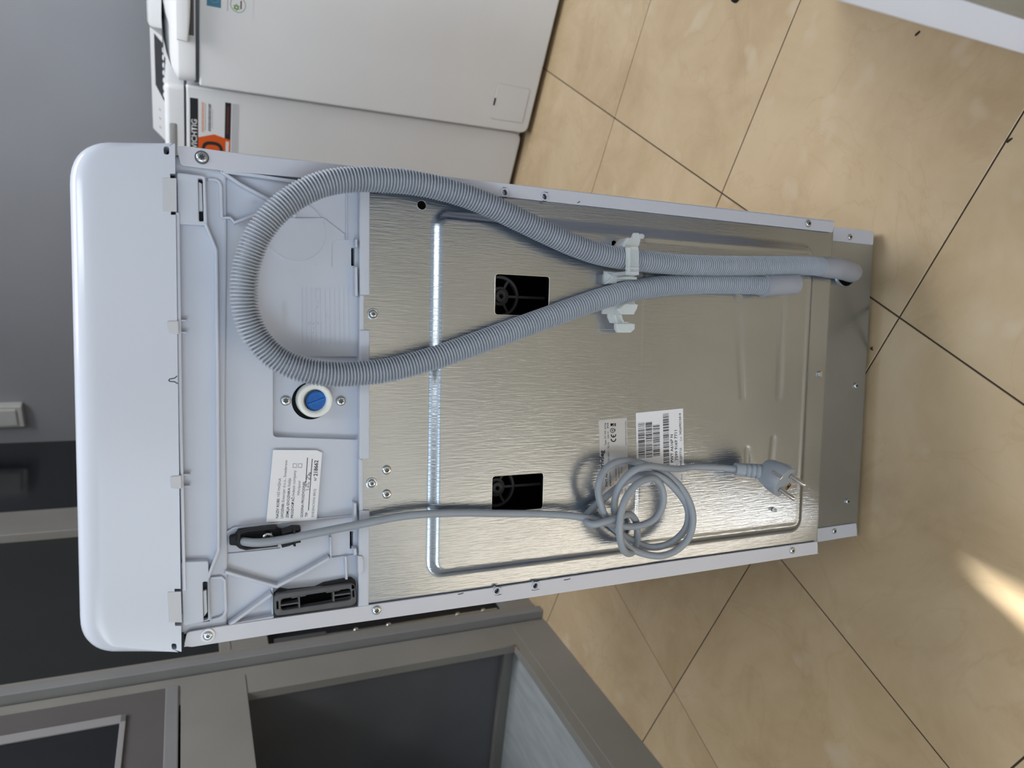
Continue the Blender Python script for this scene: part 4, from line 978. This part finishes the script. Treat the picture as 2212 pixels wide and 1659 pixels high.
for z in (0.13, 0.20, 0.38, 0.46):
    bm = bmesh.new(); bmesh.ops.create_uvsphere(bm, u_segments=14, v_segments=8, radius=0.0065, matrix=Matrix.Translation((0.087 - OF2, 0.009 - 0.25, z)) @ Matrix.Diagonal((1, 0.6, 1, 1)))
    lpart('door_stud', mesh_from(bm), 'pin_metal', unit, 180)

# ================================================================== OTHER WASHERS
def local_plate(pts, yf, th, bev=0.0, holes=()): return plate_mesh(pts, holes, th, bev, yf)
def rect(x0, x1, z0, z1): return [(x0, z0), (x1, z0), (x1, z1), (x0, z1)]
def washer_body(root, w=0.40, zt=0.793, m='washer_white'):
    lpart('front_panel', local_plate(rp(rect(0, w, 0.014, zt), [0.022, 0.022, 0.006, 0.006]), 0.0, 0.016, 0.0045), m, root, 14)
    lpart('cabinet', box(0.002, w - 0.002, 0.016, 0.60, 0.014, zt - 0.002), m, root)
    for fx in (0.05, w - 0.05):
        for fy in (0.06, 0.54):
            me = lathe([(0.001, 0), (0.02, 0), (0.02, 0.006), (0.012, 0.008), (0.012, 0.015)], 18); me.transform(Matrix.Rotation(-PI / 2, 4, 'X')); me.transform(Matrix.Translation((fx, fy, 0)))
            lpart('foot', me, 'black_plastic', root, 40)
def rounded_top(x0, x1, y0, y1, z0, z1, rf, rc, m, root, name, slope=0.0, prof=None):
    """cover with a rounded front edge (rf) and rounded front corners in plan (rc)"""
    out = rp([(x0, y1), (x0, y0), (x1, y0), (x1, y1)], [0, rc, rc, 0], 8)
    n = len(out); nor = []
    for i in range(n):
        d = Vector(out[(i + 1) % n]) - Vector(out[i - 1]); d.normalize(); nor.append(Vector((d.y, -d.x)))
    c = Vector((sum(p[0] for p in out) / n, sum(p[1] for p in out) / n))
    if nor[n // 2].dot(Vector(out[n // 2]) - c) < 0: nor = [-q for q in nor]
    bm = bmesh.new(); RV = []
    prof = prof or [(0.0, z0)] + [(rf * (1 - math.cos(a)), z1 - rf + rf * math.sin(a)) for a in [PI / 2 * i / 6 for i in range(7)]]
    for k_, (ins, z) in enumerate(prof): RV.append([bm.verts.new((x - nn.x * ins, y - nn.y * ins, z + (slope * (y - nn.y * ins - y0) if k_ else 0))) for (x, y), nn in zip(out, nor)])
    for a, b_ in zip(RV, RV[1:]):
        for i in range(n): bm.faces.new((a[i], a[(i + 1) % n], b_[(i + 1) % n], b_[i]))
    bm.faces.new(RV[0][::-1]); bm.faces.new(RV[-1]); bmesh.ops.recalc_face_normals(bm, faces=bm.faces)
    return lpart(name, mesh_from(bm), m, root, 45)
# nearer washer with the handle lip
w1 = empty('top_loader_washer', W1O, TH, 'white top-loading washer with a handle lip and a square filter flap at its foot', 'washing machine')
washer_body(w1)
rounded_top(0.002, 0.398, -0.004, 0.40, 0.800, 0.836, 0.005, 0.030, 'washer_gloss', w1, 'lid', 0.0, [(0, .80), (0, .831), (.0012, .8335), (.004, .8355), (.015, .842), (.030, .8485), (.050, .8555), (.075, .8605), (.11, .8635)])
lpart('seam', box(0.006, 0.394, 0.004, 0.59, 0.790, 0.802), 'screw_recess', w1)
lpart('handle_lip', join([local_plate(rp([(0.088, 0.814), (0.13, 0.8105), (0.20, 0.808), (0.27, 0.8105), (0.312, 0.814), (0.310, 0.836), (0.09, 0.836)], [0.002, 0.01, 0.02, 0.01, 0.002, 0.002, 0.002]), -0.020, 0.018, 0.003)]), 'washer_gloss', w1, 40)
hb = lpart('handle_recess_shade', local_plate([(0.10, 0.803), (0.30, 0.803), (0.30, 0.815), (0.10, 0.815)], -0.0046, 0.002), 'taupe_panel', w1)  # flat dark strip on the lid face, recess shade put into its colour
lpart('control_panel', box(0.010, 0.390, 0.42, 0.60, 0.80, 0.904, 0.014), 'washer_gloss', w1, 40)
lpart('panel_riser', box(0.002, 0.398, 0.40, 0.60, 0.79, 0.865, 0.006), 'washer_white', w1, 40)
ff = lpart('filter_flap', local_plate(rp(rect(0.026, 0.109, 0.035, 0.122), 0.005), -0.0010, 0.003, 0.0008), 'washer_white', w1, 14)
WORLD[ff.name] = WORLD[w1.name]
lpart('flap_gap', local_plate(rp(rect(0.0245, 0.1105, 0.0335, 0.1235), 0.006), -0.0003, 0.0008, 0, [rp(rect(0.0262, 0.1088, 0.0352, 0.1218), 0.005)]), 'grey_tab', w1)
lpart('flap_slot', local_plate(rect(0.058, 0.076, 0.120, 0.1235), -0.0020, 0.0010), 'black_void', w1)
st = lpart('energy_sticker', local_plate(rp(rect(0.148, 0.26, 0.690, 0.788), 0.003), -0.0004, 0.0004), 'washer_white', w1)
lpart('blue_flag_print', local_plate(rect(0.161, 0.225, 0.752, 0.779), -0.0006, 0.0002), 'eu_blue', w1)
lpart('flag_ring_print', local_plate(circ(0.178, 0.765, 0.0095, 30), -0.0008, 0.0002, 0, [circ(0.178, 0.765, 0.0080, 30)]), 'eu_pale', w1)
lpart('rule_print', local_plate(rect(0.158, 0.25, 0.7388, 0.7400), -0.0006, 0.0002), 'grey_ink', w1)
lpart('round_emblem', local_plate(circ(0.1735, 0.7195, 0.0150, 40), -0.0006, 0.0002, 0, [circ(0.1735, 0.7195, 0.0138, 40)]), 'ring_green', w1)
me = join([local_plate([(0.1680 + 0.0055 * math.cos(2 * PI * i / 24) * (1 + 0.25 * math.cos(6 * 2 * PI * i / 24)), 0.7225 + 0.0055 * math.sin(2 * PI * i / 24) * (1 + 0.25 * math.cos(6 * 2 * PI * i / 24))) for i in range(24)], -0.0006, 0.0002, 0, [circ(0.168, 0.7225, 0.0018, 12)])])
lpart('emblem_leaf', me, 'green_ink', w1)
lpart('emblem_bar', local_plate(rect(0.166, 0.182, 0.7125, 0.7150), -0.0006, 0.0002), 'dim_red_ink', w1)
# farther washer with the orange sticker and dark display
W2 = W1O - A_ * 0.409 + B_ * 0.030
w2 = empty('top_loader_washer', W2, TH, 'white top-loading washer with an orange and black sticker below its lid, beside the wall', 'washing machine')
w2_key = w2.name
washer_body(w2, 0.40, 0.819)
lpart('seam', box(0.004, 0.396, 0.005, 0.59, 0.817, 0.824), 'screw_recess', w2)
rounded_top(0.002, 0.398, 0.000, 0.38, 0.823, 0.862, 0.012, 0.012, 'washer_white', w2, 'lid')
lpart('handle_recess_shade', box(0.10, 0.315, -0.0012, 0.004, 0.836, 0.853, 0.004), 'light_trim', w2, 40)  # grey block on the lid front, shade of the hollow put into its colour
def wedge(x0, x1, y0, z0, y1, z1, th):
    bm = bmesh.new(); pr = [(y0, z0), (y1, z1), (y1 + 0.02, z1), (y1 + 0.02, 0.80), (y0, 0.80)]
    lo = [bm.verts.new((x0, y, z)) for y, z in pr]; hi = [bm.verts.new((x1, y, z)) for y, z in pr]
    bm.faces.new(lo); bm.faces.new(hi[::-1])
    for i in range(5): bm.faces.new((lo[i], hi[i], hi[(i + 1) % 5], lo[(i + 1) % 5]))
    bmesh.ops.recalc_face_normals(bm, faces=bm.faces); return mesh_from(bm)
lpart('control_panel', wedge(0.128, 0.396, 0.395, 0.860, 0.52, 0.903, 0), 'washer_gloss', w2)
lpart('rear_cover', box(0.004, 0.396, 0.38, 0.60, 0.80, 0.862, 0.004), 'washer_white', w2)
def on_wedge(x, t, lift=0.0006):
    y = 0.395 + t * 0.125; z = 0.860 + t * 0.043; return Vector((x, y - lift * 0.33, z + lift * 0.94))
def wedge_quad(pts, lift=0.0006):
    bm = bmesh.new(); bm.faces.new([bm.verts.new(on_wedge(x, t, lift)) for x, t in pts]); bmesh.ops.recalc_face_normals(bm, faces=bm.faces); me = mesh_from(bm); return me
lpart('display', wedge_quad([(0.229, 0.12), (0.379, 0.12), (0.389, 0.74), (0.258, 0.74)]), 'tinted_glass', w2)
for i in range(7):
    bm = bmesh.new(); bmesh.ops.create_uvsphere(bm, u_segments=14, v_segments=8, radius=0.010, matrix=Matrix.Translation(on_wedge(0.252 + i * 0.019, 0.22, 0.0)) @ Matrix.Diagonal((0.8, 0.9, 0.35, 1)))
    lpart('button', mesh_from(bm), 'washer_gloss', w2, 180)
lpart('panel_marks', join([wedge_quad([(0.15 + i * 0.024, 0.45), (0.155 + i * 0.024, 0.45), (0.155 + i * 0.024, 0.57), (0.15 + i * 0.024, 0.57)]) for i in range(3)]), 'grey_ink', w2)
# sticker: s (from the W2 plane probe) shifted into this washer's own frame
SX = 0.362
def sx(s): return SX + s
stk = lpart('info_sticker', local_plate(rect(sx(-0.240), sx(0.0135), 0.710, 0.8115), -0.0004, 0.0004), 'washer_white', w2, None, 'black, white and orange information sticker')
lpart('sticker_black_band', local_plate(rect(sx(-0.240), sx(0.0125), 0.7945, 0.8110), -0.0006, 0.0002), 'ink', w2)
me = text_mesh('WICHTIG', (sx(-0.108), 0.7972), (sx(-0.0335), 0.7972), -0.0007, 0.02, 0.0115)
mat('white_ink', (0.75, 0.75, 0.76), 0.5); lpart('sticker_title', me, 'white_ink', w2)
lpart('sticker_orange_field', local_plate([(sx(-0.21), 0.7265), (sx(-0.071), 0.7265), (sx(-0.062), 0.761), (sx(-0.073), 0.7945), (sx(-0.21), 0.7945)], -0.0006, 0.0002), 'orange_ink', w2)
zc = 0.762
lpart('sticker_numeral', local_plate(rp(rect(sx(-0.122), sx(-0.079), 0.742, 0.787), 0.020, 8), -0.0008, 0.0002, 0, [rp(rect(sx(-0.1145), sx(-0.0865), 0.7485, 0.7805), 0.014, 8)]), 'ink', w2)
lpart('sticker_black_bar', local_plate([(sx(-0.071), 0.7265), (sx(0.0125), 0.7265), (sx(0.0125), 0.7390), (sx(-0.068), 0.7390)], -0.0006, 0.0002), 'ink', w2)
lpart('bar_print', local_plate(rect(sx(-0.058), sx(0.004), 0.7305, 0.7355), -0.0008, 0.0002), 'dim_red_ink', w2)
def dashes(x0, x1, z0, z1, step, gap):
    ms = []; x = x0
    while x < x1: 
        w_ = step * random.uniform(0.5, 1.0); ms.append(local_plate([(x, z0), (min(x + w_, x1), z0), (min(x + w_ + 0.0008, x1), z1), (x + 0.0008, z1)], -0.0006, 0.0002)); x += w_ + gap
    return join(ms)
lpart('sticker_small_print', dashes(sx(-0.060), sx(0.006), 0.7825, 0.7875, 0.004, 0.0008), 'pale_orange_ink', w2)
lpart('sticker_number', dashes(sx(-0.056), sx(0.004), 0.7680, 0.7735, 0.0022, 0.0011), 'ink', w2)
lpart('sticker_small_print', join([dashes(sx(-0.056), sx(0.004), 0.7790, 0.7805, 0.005, 0.001), dashes(sx(-0.050), sx(-0.006), 0.7645, 0.7656, 0.005, 0.001)]), 'grey_ink', w2)
lpart('sticker_footer', local_plate(rect(sx(-0.240), sx(0.012), 0.7115, 0.7245), -0.0006, 0.0002), 'grey_tab', w2)
lpart('sticker_badge', join([local_plate(rect(sx(-0.115), sx(-0.075), 0.7295, 0.7365), -0.0008, 0.0002)]), 'white_ink', w2)

# third washer, close by on the right: only an edge of its back shows
W3 = Vector((0.221, -0.369, 0))
w3 = empty('washing_machine', W3, TH - math.radians(1.2), 'washer showing only a white flange strip and plain metal back, without hose or cord', 'washing machine')
lpart('side_panel', box(0.0, 0.0012, 0.0, 0.60, 0.012, 0.83), 'white_steel', w3)
lpart('side_panel', box(0.3988, 0.40, 0.0, 0.60, 0.012, 0.83), 'white_steel', w3)
lpart('front_panel', box(0.0012, 0.3988, 0.588, 0.60, 0.012, 0.83), 'white_steel', w3)
lpart('flange', local_plate(rp(rect(0.0, 0.0148, 0.012, 0.83), 0.002), -0.0012, 0.002, 0.0004), 'white_steel', w3, 30)
lpart('flange', local_plate(rp(rect(0.3852, 0.40, 0.012, 0.83), 0.002), -0.0012, 0.002, 0.0004), 'white_steel', w3, 30)
lpart('back_sheet', box(0.0012, 0.3988, 0.002, 0.0032, 0.012, 0.83), 'galvanised_sheet', w3)
lpart('lid', box(-0.002, 0.402, -0.006, 0.60, 0.83, 0.90, 0.012), 'lid_plastic', w3, 40)
for fx in (0.05, 0.35):
    for fy in (0.06, 0.54):
        me = lathe([(0.001, 0), (0.02, 0), (0.02, 0.006), (0.012, 0.008), (0.012, 0.013)], 18); me.transform(Matrix.Rotation(-PI / 2, 4, 'X')); me.transform(Matrix.Translation((fx, fy, 0)))
        lpart('foot', me, 'black_plastic', w3, 40)

# ================================================================== SMALL THINGS
# socket box on the grey wall
def onWall(px, py):
    v = ray(px, py); return CAM + v * ((BW - CAM.dot(B_)) / v.dot(B_))
a0 = onWall(50, 872); a1 = onWall(50, 907)
sa1 = a0.dot(A_); sa0 = a1.dot(A_); sz0 = a0.z
sk = empty('socket_box', AB((sa0 + sa1) / 2, BW, sz0), TH, 'white plastic socket box on the grey wall above the cabinet corner', 'socket')
hw = (sa1 - sa0) / 2 + 0.01
lpart('housing', box(-hw, hw, -0.03, 0.0, 0.0, 0.12, 0.004), 'socket_white', sk)
lpart('cover', box(-hw + 0.012, hw - 0.012, -0.036, -0.028, 0.018, 0.105, 0.003), 'socket_white', sk)
# round dark foot by the floor's edge of view and loose specks of dirt
q = onZ(1592, -6, 0)
me = lathe([(0.001, 0), (0.0085, 0), (0.009, 0.002), (0.008, 0.006), (0.004, 0.007)], 24); me.transform(Matrix.Rotation(-PI / 2, 4, 'X'))
o = bpy.data.objects.new('rubber_foot', me); COL.objects.link(o); me.materials.append(MATS['black_plastic']); o.location = q
tag(o, 'small round black rubber foot lying loose on the tiles', 'rubber foot')
for p in me.polygons: p.use_smooth = True
for i, (px, lab) in enumerate((((1886, 753), 'curled black shred on the tiles beside the foot of the bare metal back'), ((2182, 303), 'dark brown crumb on the tile near the joint leading to the white flange'), ((1981, 72), 'tiny dark crumb beside the white flange edge on the tile'))):
    c = onZ(*px, 0.0012); r_ = 0.0012
    pts_ = [c + Vector((0.004 * (t - 0.5), 0.003 * math.sin(3 * t + i), 0)) for t in [k / 6 for k in range(7)]]
    me = tube_mesh(pts_, [0.0005, 0.0011, 0.0012, 0.0012, 0.0011, 0.0009, 0.0004], 8)
    o = bpy.data.objects.new('dirt_crumb', me); COL.objects.link(o); me.materials.append(MATS['dirt']); tag(o, lab, 'crumb')
